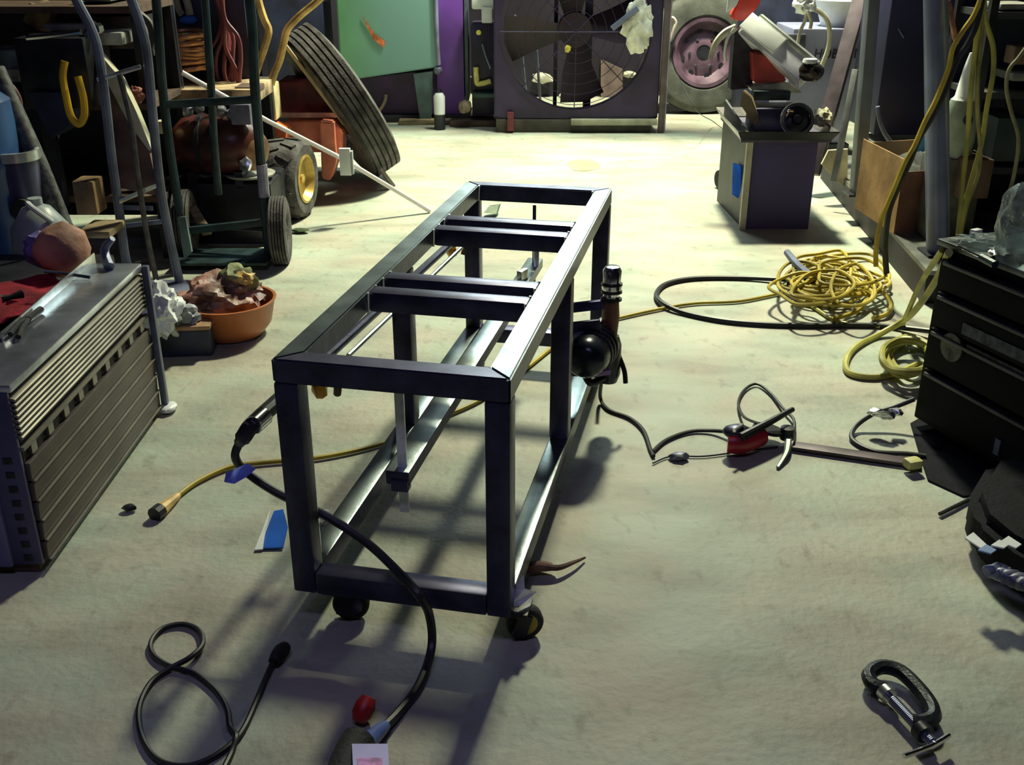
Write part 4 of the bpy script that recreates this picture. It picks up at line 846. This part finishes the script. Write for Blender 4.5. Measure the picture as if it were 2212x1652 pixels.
obj('red_wheel_guard', slab(B(), [Y(1578, 36, sy + .5), Y(1592, 8, sy + .5), Y(1612, -30, sy + .5), Y(1650, -40, sy + .5), Y(1642, 12, sy + .5), Y(1612, 44, sy + .5), Y(1590, 46, sy + .5)], (0, .08, 0), .012), mat('guard_red', (.75, .07, .05), .4), BS)
obj('white_guard_stripe', slab(B(), [Y(1570, 28, sy + .48), Y(1576, -20, sy + .48), Y(1612, -30, sy + .48), Y(1590, 14, sy + .48)], (0, .03, 0), .004), WHITE, BS)
obj('blade_band', tube(B(), gy([(1590, 60), (1565, 72), (1545, 95), (1534, 128)], sy + .42), lambda k: .02 * (1 - .5 * k) + .004, 8), mat('pale_rag', (.62, .58, .46), .6), BS)
obj('coolant_hose', tube(B(), gy([(1586, 62), (1572, 82), (1566, 110), (1568, 132)], sy + .40), .008, 8), WHITE, BS)
tag(obj('cream_rag', blob(B(), Y(1775, 254, sy + .15), (.05, .06, .045), .4, 6, 3, 31), mat('cream_rag', (.55, .52, .36), .9)), 'cream rag bunched at the right end of the saw tray', 'rag')

# ============================================================ WELDER behind the saw
wy2 = 7.3
t = WD = thing('grey_blue_welder', 'grey blue welding machine with lettering behind the bandsaw', 'welder', V(Y(1790, 250, wy2).x, wy2 + .3, 0))
a, b_ = Y(1690, 300, wy2), Y(1858, 62, wy2)
obj('welder_case', box(B(), V((a.x + b_.x) / 2, wy2 + .25, .12 + (b_.z - .12) / 2), (b_.x - a.x, .5, b_.z - .12), bev=.012), GREYBLUE, WD)
obj('base_tray', box(B(), V((a.x + b_.x) / 2, wy2 + .25, .09), (b_.x - a.x + .04, .54, .06)), DARK, WD)
for s in (-.2, .2): obj('wheel', cyl(B(), V((a.x + b_.x) / 2 + s, wy2 + .1, .05), V((a.x + b_.x) / 2 + s + .03, wy2 + .1, .05), .05), RUBBER, WD)
cu = bpy.data.curves.new('brand', 'FONT'); cu.body = 'HOBART'; cu.size = .088; cu.extrude = .002; cu.shear = .12
ot = bpy.data.objects.new('lt', cu); COL.objects.link(ot); bpy.context.view_layer.update()
me = bpy.data.meshes.new_from_object(ot.evaluated_get(bpy.context.evaluated_depsgraph_get())); COL.objects.unlink(ot)
bt = bmesh.new(); bt.from_mesh(me); tp = Y(1757, 126, wy2 - .006)
bt.transform(Matrix.Translation(tp) @ Matrix.Rotation(math.radians(90), 4, 'X') @ Matrix.Scale(.85, 4, (1, 0, 0))); obj('lettering', bt, DARK, WD, smooth=False)
obj('knob_shadow', box(B(), Y(1720, 90, wy2 - .01), (.12, .02, .10), bev=.01), mat('knob_dark', (.09, .09, .13), .5), WD)
t = thing('coiled_welding_lead', 'pale cream welding lead looped over the grey blue welder', 'cable', Y(1760, 80, wy2 - .05))
b = B(); tube(b, gy([(1748, -40), (1742, 10), (1740, 40), (1728, 70), (1722, 100)], wy2 - .06), .012, 8)
tube(b, gy([(1745, 18), (1765, 22), (1785, 40), (1792, 68), (1790, 100), (1778, 135), (1770, 150)], wy2 - .08), .016, 8)
tube(b, gy([(1742, 15), (1752, 45), (1750, 62)], wy2 - .09), .012, 8)
obj('lead', b, mat('cream_lead', (.50, .48, .36), .5), t)
obj('clamp_end', blob(B(), Y(1738, 8, wy2 - .08), (.07, .05, .06), .5, 6, 3, 33), WHITE, t)
t = thing('white_basin', 'white basin resting on top of the welder', 'basin', Y(1815, 60, wy2 + .2))
obj('basin', lathe(B(), [(0, 0), (.10, .0), (.17, .20), (.165, .20), (.095, .01), (0, .01)], Y(1815, 60, wy2 + .2) + V(-.02, 0, -.02), n=28), WHITE, t)
tag(obj('navy_locker', box(B(), V(Y(1730, 0, 8.6).x, 8.9, .62), (.75, .4, 1.24), bev=.01), NAVY), 'navy locker in the dark behind the welder', 'locker')
# ============================================================ RIGHT SIDE: PLATFORM, POSTS, PANEL
PLZ = .15
e0, e1 = P(1772, 385, 0), P(1992, 655, 0); ed = (e1 - e0).normalized(); e1b = e1 + ed * -.0
t = PL = thing('low_steel_platform', 'low dark steel platform running along the right side of the floor', 'platform', e0)
topm = mat('platform_top', (.17, .18, .16), .45, .4, .5, 4)
poly = [V(e0.x, e0.y, 0), V(e1.x, e1.y, 0), V(3.6, e1.y - .1, 0), V(3.6, e0.y, 0)]
obj('deck', slab(B(), [p + V(0, 0, PLZ) for p in poly], (0, 0, -.02)), topm, PL, smooth=False)
obj('edge_beam', slab(B(), [V(e0.x, e0.y, .0), V(e1.x, e1.y, .0), V(e1.x, e1.y, PLZ - .02), V(e0.x, e0.y, PLZ - .02)], (.05, .02, 0)), mat('edge_brown', (.018, .014, .022), .6, .2, .4, 5), PL, smooth=False)
obj('front_beam', slab(B(), [poly[1], poly[2], poly[2] + V(0, 0, PLZ - .02), poly[1] + V(0, 0, PLZ - .02)], (0, .05, 0)), DARK, PL, smooth=False)
def pole(name, label, bpx, tpx, m, w_, yb, square=True, extra=None):
    q = P(*bpx, PLZ); q1 = Y(*tpx, q.y + yb); d = q1 - q; q1 = q + d * 1.35
    b = B(); bar(b, q, q1, w_, w_ * .7, .006) if square else cyl(b, q, q1, w_ / 2, n=20)
    t = thing(name, label, 'post', q); obj('post', b, m, t); obj('base_plate', box(B(), q + V(0, 0, .006), (w_ * 1.4, w_ * 1.4, .012)), DARK, t); return t, q, q1
PGREY = mat('post_blue_grey', (.15, .17, .19), .5, .3, .2, 4)
pole('grey_steel_post', 'grey square steel post right of the welder', (1850, 420), (1884, 0), PGREY, .085, 0)
t, qb, qt = pole('blue_round_pole', 'thick blue grey round pole at the right with cords around it', (2026, 548), (2022, 0), mat('pole_blue', (.15, .18, .34), .35, .3, .2, 4), .10, 0, False)
HK = Y(2126, -25, qb.y - .15)
obj('hook_arm', tube(B(), [V(qt.x, qt.y, HK.z + .25), V(HK.x - .1, HK.y + .05, HK.z + .25), HK + V(0, 0, .14), HK + V(.03, 0, .02), HK + V(.0, -.03, -.01)], .012, 8), DARK, t)
b = B(); bar(b, P(1800, 300, .1) + V(0, -.0, .0), Y(1868, -60, 6.9), .055, .05, .005)
q = Y(1862, 0, 6.75); q2 = V(Y(1792, 300, 6.2).x, 6.3, .10); b.free(); b = B(); bar(b, V(q2.x - .05, q2.y, .13), q + (q - q2) * .25, .09, .05, .006)
tag(obj('leaning_steel_beam', b, mat('beam_maroon', (.07, .05, .065), .5, .3, .3)), 'dark steel beam leaning left of the grey post', 'beam')
t = thing('pale_leaning_channel', 'pale grey channel leaning against the grey post foot', 'channel', Y(1820, 300, 6.0))
obj('channel', bar(B(), Y(1801, 392, 5.95), Y(1848, 150, 6.05), .035, .02, .003), mat('pale_channel', (.35, .38, .38), .5), t)
tag(obj('cream_card_sheet', slab(B(), [Y(1775, 355, 6.1), Y(1790, 325, 6.1), Y(1832, 322, 6.1), Y(1830, 402, 6.1), Y(1818, 400, 6.1)], (0, .02, 0)), mat('cream_card', (.72, .66, .42), .8)), 'cream card sheet standing behind the grey post foot', 'card')
# navy panel behind
t = thing('navy_panel_machine', 'big navy machine panel between the grey post and the blue pole', 'machine', V(Y(1945, 290, 6.1).x, 6.3, PLZ))
a, b_ = Y(1886, 292, 6.1), Y(2300, -40, 6.1)
obj('panel', box(B(), V((a.x + b_.x) / 2, 6.35, (a.z + 1.45) / 2), (b_.x - a.x, .5, 1.45 - a.z), bev=.012), mat('panel_navy', (.028, .03, .075), .45, .2, .3, 2), t)
obj('ledge', box(B(), V((a.x + b_.x) / 2, 6.1, a.z - .06), (b_.x - a.x, .5, .05), bev=.004), mat('ledge_grey', (.12, .12, .11), .5, 0, .4), t)
obj('under_cabinet', box(B(), V((a.x + b_.x) / 2, 6.25, (a.z - .09 + PLZ) / 2), (b_.x - a.x - .1, .4, a.z - .09 - PLZ)), mat('under_dark', (.03, .02, .03), .7), t)
obj('pressure_hose', tube(B(), gy([(1896, 230), (1900, 260), (1912, 290), (1935, 320)], 5.85), .012, 8), SLATE, t)
obj('scratch_mark', bar(B(), Y(1940, 62, 6.09), Y(1952, 82, 6.09), .01, .004), mat('scratch', (.28, .28, .4), .5), t)
# cardboard box
t = thing('cardboard_box', 'open tan cardboard box on the platform left of the blue pole', 'box', P(1920, 500, PLZ))
kb = P(1848, 455, PLZ)
kf = [Y(1858, 300, 5.30), Y(1956, 335, 5.15), P(1935, 492, PLZ) , P(1842, 440, PLZ)]
A_ = P(1845, 448, PLZ); B_ = P(1930, 505, PLZ); hA = Y(1858, 300, A_.y).z; hB = hA
C_ = B_ + V(.42, .12, 0); D_ = A_ + V(.42, .12, 0)
def wallp(p, q, h): return slab(B(), [p, q, q + V(0, 0, h - PLZ), p + V(0, 0, h - PLZ)], (.006, .006, 0))
obj('side_panel', wallp(A_, B_, hA), CARD, t); obj('front_panel', wallp(B_, C_, hA - .06), mat('cardboard_dark', (.16, .075, .05), .9, 0, .2), t)
obj('back_panel', wallp(A_, D_, hA - .02), CARD, t); obj('far_panel', wallp(D_, C_, hA - .06), CARD, t)
tag(obj('box_filling', blob(B(), (A_ + C_) / 2 + V(0, 0, .2), (.2, .2, .12), .4, 5, 3, 41), mat('grey_filling', (.14, .15, .14), .8, 0, .4)), 'grey crumpled packing inside the cardboard box', 'packing')
tag(obj('blue_bottle', lathe(B(), [(0, -.12), (.028, -.11), (.03, .03), (.02, .07), (.008, .09), (0, .09)], Y(1990, 312, 5.3), (.1, 0, 1), 18), mat('sky_blue_plastic', (.12, .42, .72), .4)), 'sky blue bottle poking out of the cardboard box by the pole', 'bottle')
# gas bottles / jugs right of the pole
t = thing('white_spray_jug', 'greenish white plastic jug with a pointed cap right of the blue pole', 'jug', Y(2072, 335, 4.9))
jb = Y(2074, 272, 4.9)
obj('jug_body', lathe(B(), [(0, -.14), (.068, -.138), (.072, -.12), (.070, -.08), (.074, -.07), (.070, .08), (.06, .12), (0, .12)], jb, n=26), mat('greenish_white', (.33, .40, .33), .4, 0, .3, 6), t)
obj('cone_cap', lathe(B(), [(0, .21), (.012, .21), (.028, .14), (.045, .02), (.06, 0), (0, 0)], jb + V(0, 0, .115), n=20), WHITE, t)
obj('jug_stand', box(B(), V(jb.x, jb.y + .02, (jb.z - .14 + PLZ) / 2), (.22, .2, jb.z - .14 - PLZ), bev=.01), mat('stand_dull', (.10, .10, .09), .6, 0, .4), t)
obj('round_logo', cyl(B(), jb + V(.0, -.071, .04), jb + V(0, -.078, .04), .022), DGREEN, t)
b = B(); bar(b, Y(2048, 0, 5.0), Y(2066, 95, 5.0), .025, .02, .004); tag(obj('rusty_strap', b, mat('rust_strap', (.32, .13, .08), .7, .2, .5, 20)), 'rusty strap slanting right of the blue pole at the top', 'strap')
# right background clutter
t = thing('dark_parts_rack', 'dark parts rack filling the right edge behind the black cabinet', 'rack', V(2.6, 4.9, PLZ))
xa2, xb2 = Y(2098, 300, 4.95).x, Y(2098, 300, 4.95).x + .9
for z in (.45, .8, 1.15): obj('shelf_board', box(B(), ((xa2 + xb2) / 2, 5.15, z), (xb2 - xa2, .4, .03)), mat('shelf_dark', (.03, .035, .045), .6), t)
for x in (xa2, xb2): 
    for y in (4.96, 5.34): obj('post', box(B(), (x, y, .85), (.035, .035, 1.4)), DARK, t)
obj('back_panel', box(B(), ((xa2 + xb2) / 2, 5.36, .85), (xb2 - xa2, .015, 1.4)), NAVY, t)
rackbox('pale_tin', 'pale flat tin on the top shelf of the dark parts rack', 'tin', 2160, 8, 2240, 22, 4.97, mat('tin_grey', (.28, .28, .25), .5), .2)
rackbox('grey_flat_can', 'grey flat can on the middle shelf of the dark parts rack', 'can', 2185, 158, 2240, 176, 4.97, mat('can_grey', (.22, .23, .2), .5), .2)
rackbox('green_parts_bin', 'dark green parts bin on the dark rack lower shelf', 'bin', 2140, 255, 2230, 350, 4.97, mat('bin_green', (.03, .06, .06), .5), .3)
rackbox('rusty_can', 'rusty brown can on the dark rack at right edge', 'can', 2186, 100, 2230, 140, 4.98, mat('rusty_can', (.16, .09, .05), .6), .1)
rackbox('brown_carton_low', 'dark brown carton on the platform behind the black cabinet', 'carton', 2070, 345, 2150, 430, 4.75, BROWN, .25)

# hanging yellow cords and black hose
def hang(name, l, ys, r, m, label, catg='cord'):
    n = len(l); pts = [HK]
    for i, (a, b_) in enumerate(l): pts.append(Y(a, b_, HK.y + (ys - HK.y) * (i + 1) / n))
    return tag(obj(name, tube(B(), pts, r, 8), m), label, catg, 'cords hanging beside the blue pole' if catg == 'cord' else None)
hang('hanging_yellow_cord', [(2105, 30), (2078, 70), (2058, 105), (2048, 150), (2022, 215), (1998, 262), (1975, 315), (1955, 350), (1930, 410), (1905, 470), (1893, 530), (1892, 575)], 4.35, .011, mat('cord_golden', (.66, .50, .06), .5, 0, .2), 'yellow cord swinging left across the blue pole to the floor pile')
hang('hanging_black_hose', [(2110, 50), (2090, 95), (2068, 130), (2040, 200), (2012, 255), (1985, 300), (1965, 350), (1940, 405), (1920, 460), (1912, 530), (1915, 590)], 4.4, .013, CABLE, 'black hose hanging close beside the left yellow cord', 'hose')
hang('hanging_yellow_cord', [(2112, 60), (2104, 130), (2095, 220), (2090, 300), (2080, 390), (2075, 450), (2068, 515)], 4.6, .011, YGREEN, 'straight yellow cord hanging just right of the blue pole')
hang('hanging_yellow_cord', [(2128, 40), (2145, 100), (2145, 160), (2132, 230), (2120, 310), (2098, 390), (2082, 450), (2072, 515)], 4.6, .011, YGREEN, 'yellow cord bowing right then down to the black cabinet top corner')
hang('hanging_yellow_cord', [(2122, 60), (2112, 170), (2112, 250), (2118, 330), (2112, 380), (2090, 440), (2076, 505)], 4.62, .009, mat('cord_dull', (.30, .28, .10), .5, 0, .3), 'dull yellow cord hanging between the two brighter cords')
tag(obj('dusty_cable', tube(B(), gy([(2225, 90), (2200, 125), (2180, 150), (2174, 190), (2184, 240), (2200, 300), (2190, 380), (2175, 430)], 4.7), .009, 8), mat('dusty_olive', (.24, .23, .14), .6)), 'thin dusty cable curling in front of the dark parts rack', 'cable')
# yellow hose heap
def pile(name, label, cx_, cy_, rx, ry_, n_, r, m, zt_=.05, seed=1, tight=False):
    rnd = random.Random(seed); t = thing(name, label, 'hose', P(cx_, cy_))
    b = B()
    for k in range(n_):
        ox, oy = rnd.uniform(-.45, .45) * rx, rnd.uniform(-.4, .4) * ry_
        sx_, sy_ = rnd.uniform(.45, .8) * rx, rnd.uniform(.35, .75) * ry_
        if tight: ox *= .2; oy *= .2; sx_ = rx * rnd.uniform(.75, 1); sy_ = ry_ * rnd.uniform(.75, 1)
        ph = rnd.uniform(0, 6.28); z = .01 + zt_ * k / n_
        m_ = 9; pts = []
        for i in range(m_):
            a = ph + i * 6.283 / m_; w1 = 1 + rnd.uniform(-.22, .22) * (0.3 if tight else 1)
            pts.append(P(cx_ + ox + math.cos(a) * sx_ * w1, cy_ + oy + math.sin(a) * sy_ * w1, z + rnd.uniform(0, .02)))
        tube(b, pts, r, 7, 5, True)
    obj('hose_loops', b, m, t)
    return t
pile('tangled_yellow_hose', 'heap of tangled yellow air hose on the floor left of the platform', 1790, 605, 118, 62, 18, .0078, YELLOW, .10, 5)
tag(obj('yellow_hose_loop_end', tube(B(), [P(1795, 690, .02), P(1850, 672, .03), P(1880, 640, .05), P(1905, 630, .05), P(1925, 655, .03), P(1915, 678, .02), P(1885, 688, .01)], .0105, 8), YELLOW), 'single yellow hose loop at the right end of the tangled heap', 'hose')
tag(obj('pale_yellow_tail', tube(B(), [P(1720, 640, .01), P(1760, 665, .01), P(1800, 690, .01), P(1840, 700, .01), P(1900, 705, .01)], .008, 8), YGREEN), 'pale yellow tail of hose running toward the coil', 'hose')
t = pile('coiled_yellow_hose', 'neatly coiled yellow green hose on the floor beside the black cabinet', 1965, 770, 56, 42, 6, .012, YGREEN, .07, 9, True)
lp = [P(2050, 545, .62), P(2025, 600, .45), P(1985, 660, .25), P(1955, 690, .08), P(1900, 722, .015), P(1850, 748, .012), P(1828, 778, .012), P(1834, 805, .012), P(1880, 815, .012), P(1930, 808, .012), P(1985, 785, .012)]
tag(obj('yellow_hose_sweep', tube(B(), lp, .0125, 8), YGREEN), 'yellow hose rising from the coil up to the black cabinet corner', 'hose')
tag(obj('yellow_hose_riser', tube(B(), [P(1950, 700, .03), P(1965, 665, .18), P(1990, 610, .36), P(2035, 540, .6)], .010, 8), YGREEN), 'second yellow hose rising steeply beside the black cabinet', 'hose')
# black hose loop
bh = [P(2010, 715, .03), P(1930, 706, .012), P(1850, 702, .012), P(1750, 703, .012), P(1650, 700, .012), P(1560, 692, .012), P(1480, 676, .012), P(1432, 655, .02), P(1418, 635, .012), P(1440, 613, .012), P(1500, 601, .012), P(1600, 600, .012), P(1680, 603, .02), P(1735, 606, .04)]
t = thing('black_air_hose', 'long black air hose lying in a wide loop right of the cart', 'hose', P(1600, 650))
obj('hose', tube(B(), bh, .0115, 8), CABLE, t)
obj('nozzle', tube(B(), [P(1755, 600, .07), P(1725, 575, .09), P(1700, 545, .11)], lambda k: .022 - .006 * k, 10, 3), SLATE, t)
obj('nozzle_foot', tube(B(), [P(1700, 612, .03), P(1740, 610, .04), P(1770, 600, .05)], .018, 8), DARK, t)
# ============================================================ BLACK TOOL CABINET right
A = V(1.328, 3.125, .008); dv = V(.34, -.94, 0).normalized(); pv = V(-dv.y, dv.x, 0) ; pv = V(.94, .34, 0)
tz = .636; Lc = .78; Dc = .5
t = TC = thing('black_tool_cabinet', 'black tool cabinet with drawers at the right edge', 'tool cabinet', A + dv * Lc / 2 + pv * Dc / 2)
Rc = rz(math.atan2(dv.y, dv.x))
def cbx(u, v_, z, su, sv, sz, bev=0): 
    return box(B(), A + dv * u + pv * v_ + V(0, 0, z), (su, sv, sz), Rc, bev)
CAB = mat('cabinet_black', (.004, .004, .007), .8, 0, .4, 6, spec=.2)
obj('carcass', cbx(Lc / 2, Dc / 2 + .01, tz / 2 + .01, Lc, Dc, tz - .03, .006), CAB, TC)
obj('top_edge', cbx(Lc / 2, Dc / 2, tz - .01, Lc + .02, Dc + .02, .02, .006), mat('cabinet_top', (.10, .12, .13), .35, .5, .4, 8), TC)
zz = .05
for i, h_ in enumerate((.17, .14, .12, .11)):
    d_ = obj('drawer', cbx(Lc / 2, .002, zz + h_ / 2, Lc - .05, .02, h_ - .012, .004), CAB, TC)
    obj('drawer_pull', cbx(Lc / 2, -.012, zz + h_ - .018, Lc - .08, .014, .012, .003), mat('pull_grey', (.06, .06, .075), .4, .4), d_)
    zz += h_
DEC = mat('decal_grey', (.10, .105, .08), .6, 0, .5, 30)
obj('round_decal', cyl(B(), A + dv * .13 + pv * -.008 + V(0, 0, .325), A + dv * .13 + pv * -.013 + V(0, 0, .325), .045, n=24), DEC, TC)
obj('decal_band', cbx(.30, -.010, .40, .28, .004, .035), mat('decal_blue_grey', (.06, .07, .10), .6, 0, .5, 40), TC)
obj('decal_band', cbx(.32, -.010, .345, .26, .004, .025), mat('decal_green_grey', (.045, .055, .04), .6, 0, .5, 40), TC)
obj('paint_chip', cbx(.38, -.012, .10, .02, .004, .05), mat('chip_blue', (.10, .12, .2), .6), TC)
tag(obj('floor_shade', slab(B(), [P(1966, 916), P(1986, 985), P(2004, 1040), P(2080, 1075), P(2190, 1070), P(2330, 1040), P(2330, 900), P(2100, 840)], (0, 0, .006), .002), mat('shade_black', (.006, .006, .012), .85, 0, .3, 20, .3, spec=.2)), 'dark sheet painting the floor shade under the black tool cabinet', 'painted shade')  # thin dark sheet stands in for shade beside the cabinet
# clear plastic bag and bits on the cabinet
PB = mat('clear_plastic', (.55, .65, .66), .25, 0, .2, 12, .6, alpha=.85)
tag(obj('clear_plastic_bag', blob(B(), P(2205, 490, tz + .11), (.06, .08, .13), .28, 4, 4, 51), PB), 'crinkled clear plastic bag on the black cabinet top', 'bag')
tag(obj('crumpled_plastic_sheet', blob(B(), P(2150, 525, tz + .02), (.10, .05, .022), .5, 6, 4, 55, rz(-.5)), PB), 'flat crumpled clear plastic sheet on the black cabinet corner', 'plastic sheet')
t = thing('small_driver', 'thin steel screwdriver lying on the black cabinet top edge', 'screwdriver', P(2100, 540, tz))
obj('driver_shaft', tube(B(), [P(2070, 532, tz + .008), P(2120, 556, tz + .008)], .004, 6, 1), CHROME, t)
obj('driver_handle', tube(B(), [P(2120, 556, tz + .012), P(2150, 572, tz + .012)], .012, 8, 1), DGREEN, t)
tag(obj('white_foil_scrap', blob(B(), P(2175, 545, tz + .02), (.05, .04, .016), .5, 8, 3, 52), BRIGHT), 'bright foil scrap under the plastic bag on the black cabinet', 'foil')
tag(obj('white_socket', box(B(), P(2108, 503, tz + .014), (.035, .022, .025), rz(.5), .004), WHITE), 'small white block on the far edge of the black cabinet top', 'block')
# black bag on floor at lower right with glints painted as bright strips
t = thing('black_tool_bag', 'rounded black tool bag with glints painted as bright strips at lower right edge', 'bag', P(2170, 1200))
bc = P(2190, 1180, .0)
gx = [P(2076, 1150, .02), P(2092, 1205, .02), P(2150, 1258, .02), P(2240, 1310, .02), P(2420, 1260, .02), P(2420, 1090, .02), P(2250, 1050, .02), P(2120, 1075, .02)]
b = slab(B(), gx, (0, 0, .135), .03); obj('bag_body', b, mat('black_fabric', (.005, .006, .010), .8, 0, .4, 20, .3, spec=.2), t)
b = B()
for i in range(7):
    x0_ = 2150 + i * 16; 
    blob(b, P(x0_, 1232 + i * 7, .11), (.03, .02, .02), .3, 5, 2, i)
obj('fabric_folds', b, SLATE, t)
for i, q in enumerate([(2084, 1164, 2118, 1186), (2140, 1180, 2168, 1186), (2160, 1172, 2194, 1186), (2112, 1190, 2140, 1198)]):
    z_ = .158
    obj('glint_strip', slab(B(), [P(q[0], q[1], z_), P(q[0] + 18, q[1] - 12, z_), P(q[2] + 12, q[3] - 8, z_), P(q[2], q[3], z_)], (0, 0, .004)), [WHITE, WHITE, WHITE, mat('blue_glint', (.2, .3, .5), .4)][i], t)
tag(obj('thin_black_cable', tube(B(), [P(2030, 1110, .01), P(2060, 1095, .01), P(2100, 1075, .01), P(2160, 1040, .03)], .006, 8), CABLE), 'thin black cable between the tool cabinet and the black bag', 'cable')

# ============================================================ ORANGE TUB AND BAGS (left mid floor)
oc = P(478, 745, 0)
t = thing('orange_plastic_tub', 'orange plastic tub full of bagged rubbish right of the ribbed heater', 'tub', V(oc.x, oc.y + .12, 0))
OR = mat('orange_tub', (.45, .15, .05), .4, 0, .25, 5)
cT_ = V(oc.x + .01, oc.y + .13, 0)
obj('tub', lathe(B(), [(0, .004), (.13, .006), (.165, .05), (.185, .14), (.192, .15), (.18, .15), (.155, .06), (.12, .02), (0, .02)], cT_, n=32), OR, t)
b = blob(B(), cT_ + V(-.03, .02, .15), (.15, .14, .09), .4, 5, 4, 61); obj('crumpled_bag', b, mat('brown_pink_bag', (.36, .19, .16), .45, 0, .5, 7, .4), t)
obj('green_bundle', blob(B(), cT_ + V(.04, .03, .21), (.075, .06, .075), .4, 5, 3, 62), mat('olive_green', (.17, .19, .08), .7, 0, .5, 12), t)
obj('yellow_peel', blob(B(), cT_ + V(.075, .0, .235), (.045, .04, .03), .4, 5, 3, 63), mat('peel', (.62, .42, .14), .6), t)
t = thing('white_plastic_bag', 'crumpled white plastic bag between the heater and orange tub', 'bag', P(350, 690))
obj('bag', blob(B(), P(352, 675, .19), (.065, .09, .09), .5, 5, 4, 64), WHITE, t)
obj('bag_neck', blob(B(), P(395, 680, .16), (.06, .05, .045), .5, 6, 3, 65), mat('milky_grey', (.33, .35, .40), .4), t)
t = thing('brown_lidded_box', 'dark box with a tan brown lid under the white plastic bag', 'box', P(385, 780))
lb = P(385, 778, 0)
obj('box_body', box(B(), V(lb.x - .03, lb.y + .14, .055), (.28, .22, .11), rz(.1), .01), mat('box_blue_black', (.04, .05, .09), .5), t)
obj('lid', box(B(), V(lb.x - .035, lb.y + .14, .118), (.30, .24, .018), rz(.1), .006), mat('lid_tan', (.45, .26, .14), .5, 0, .3), t)
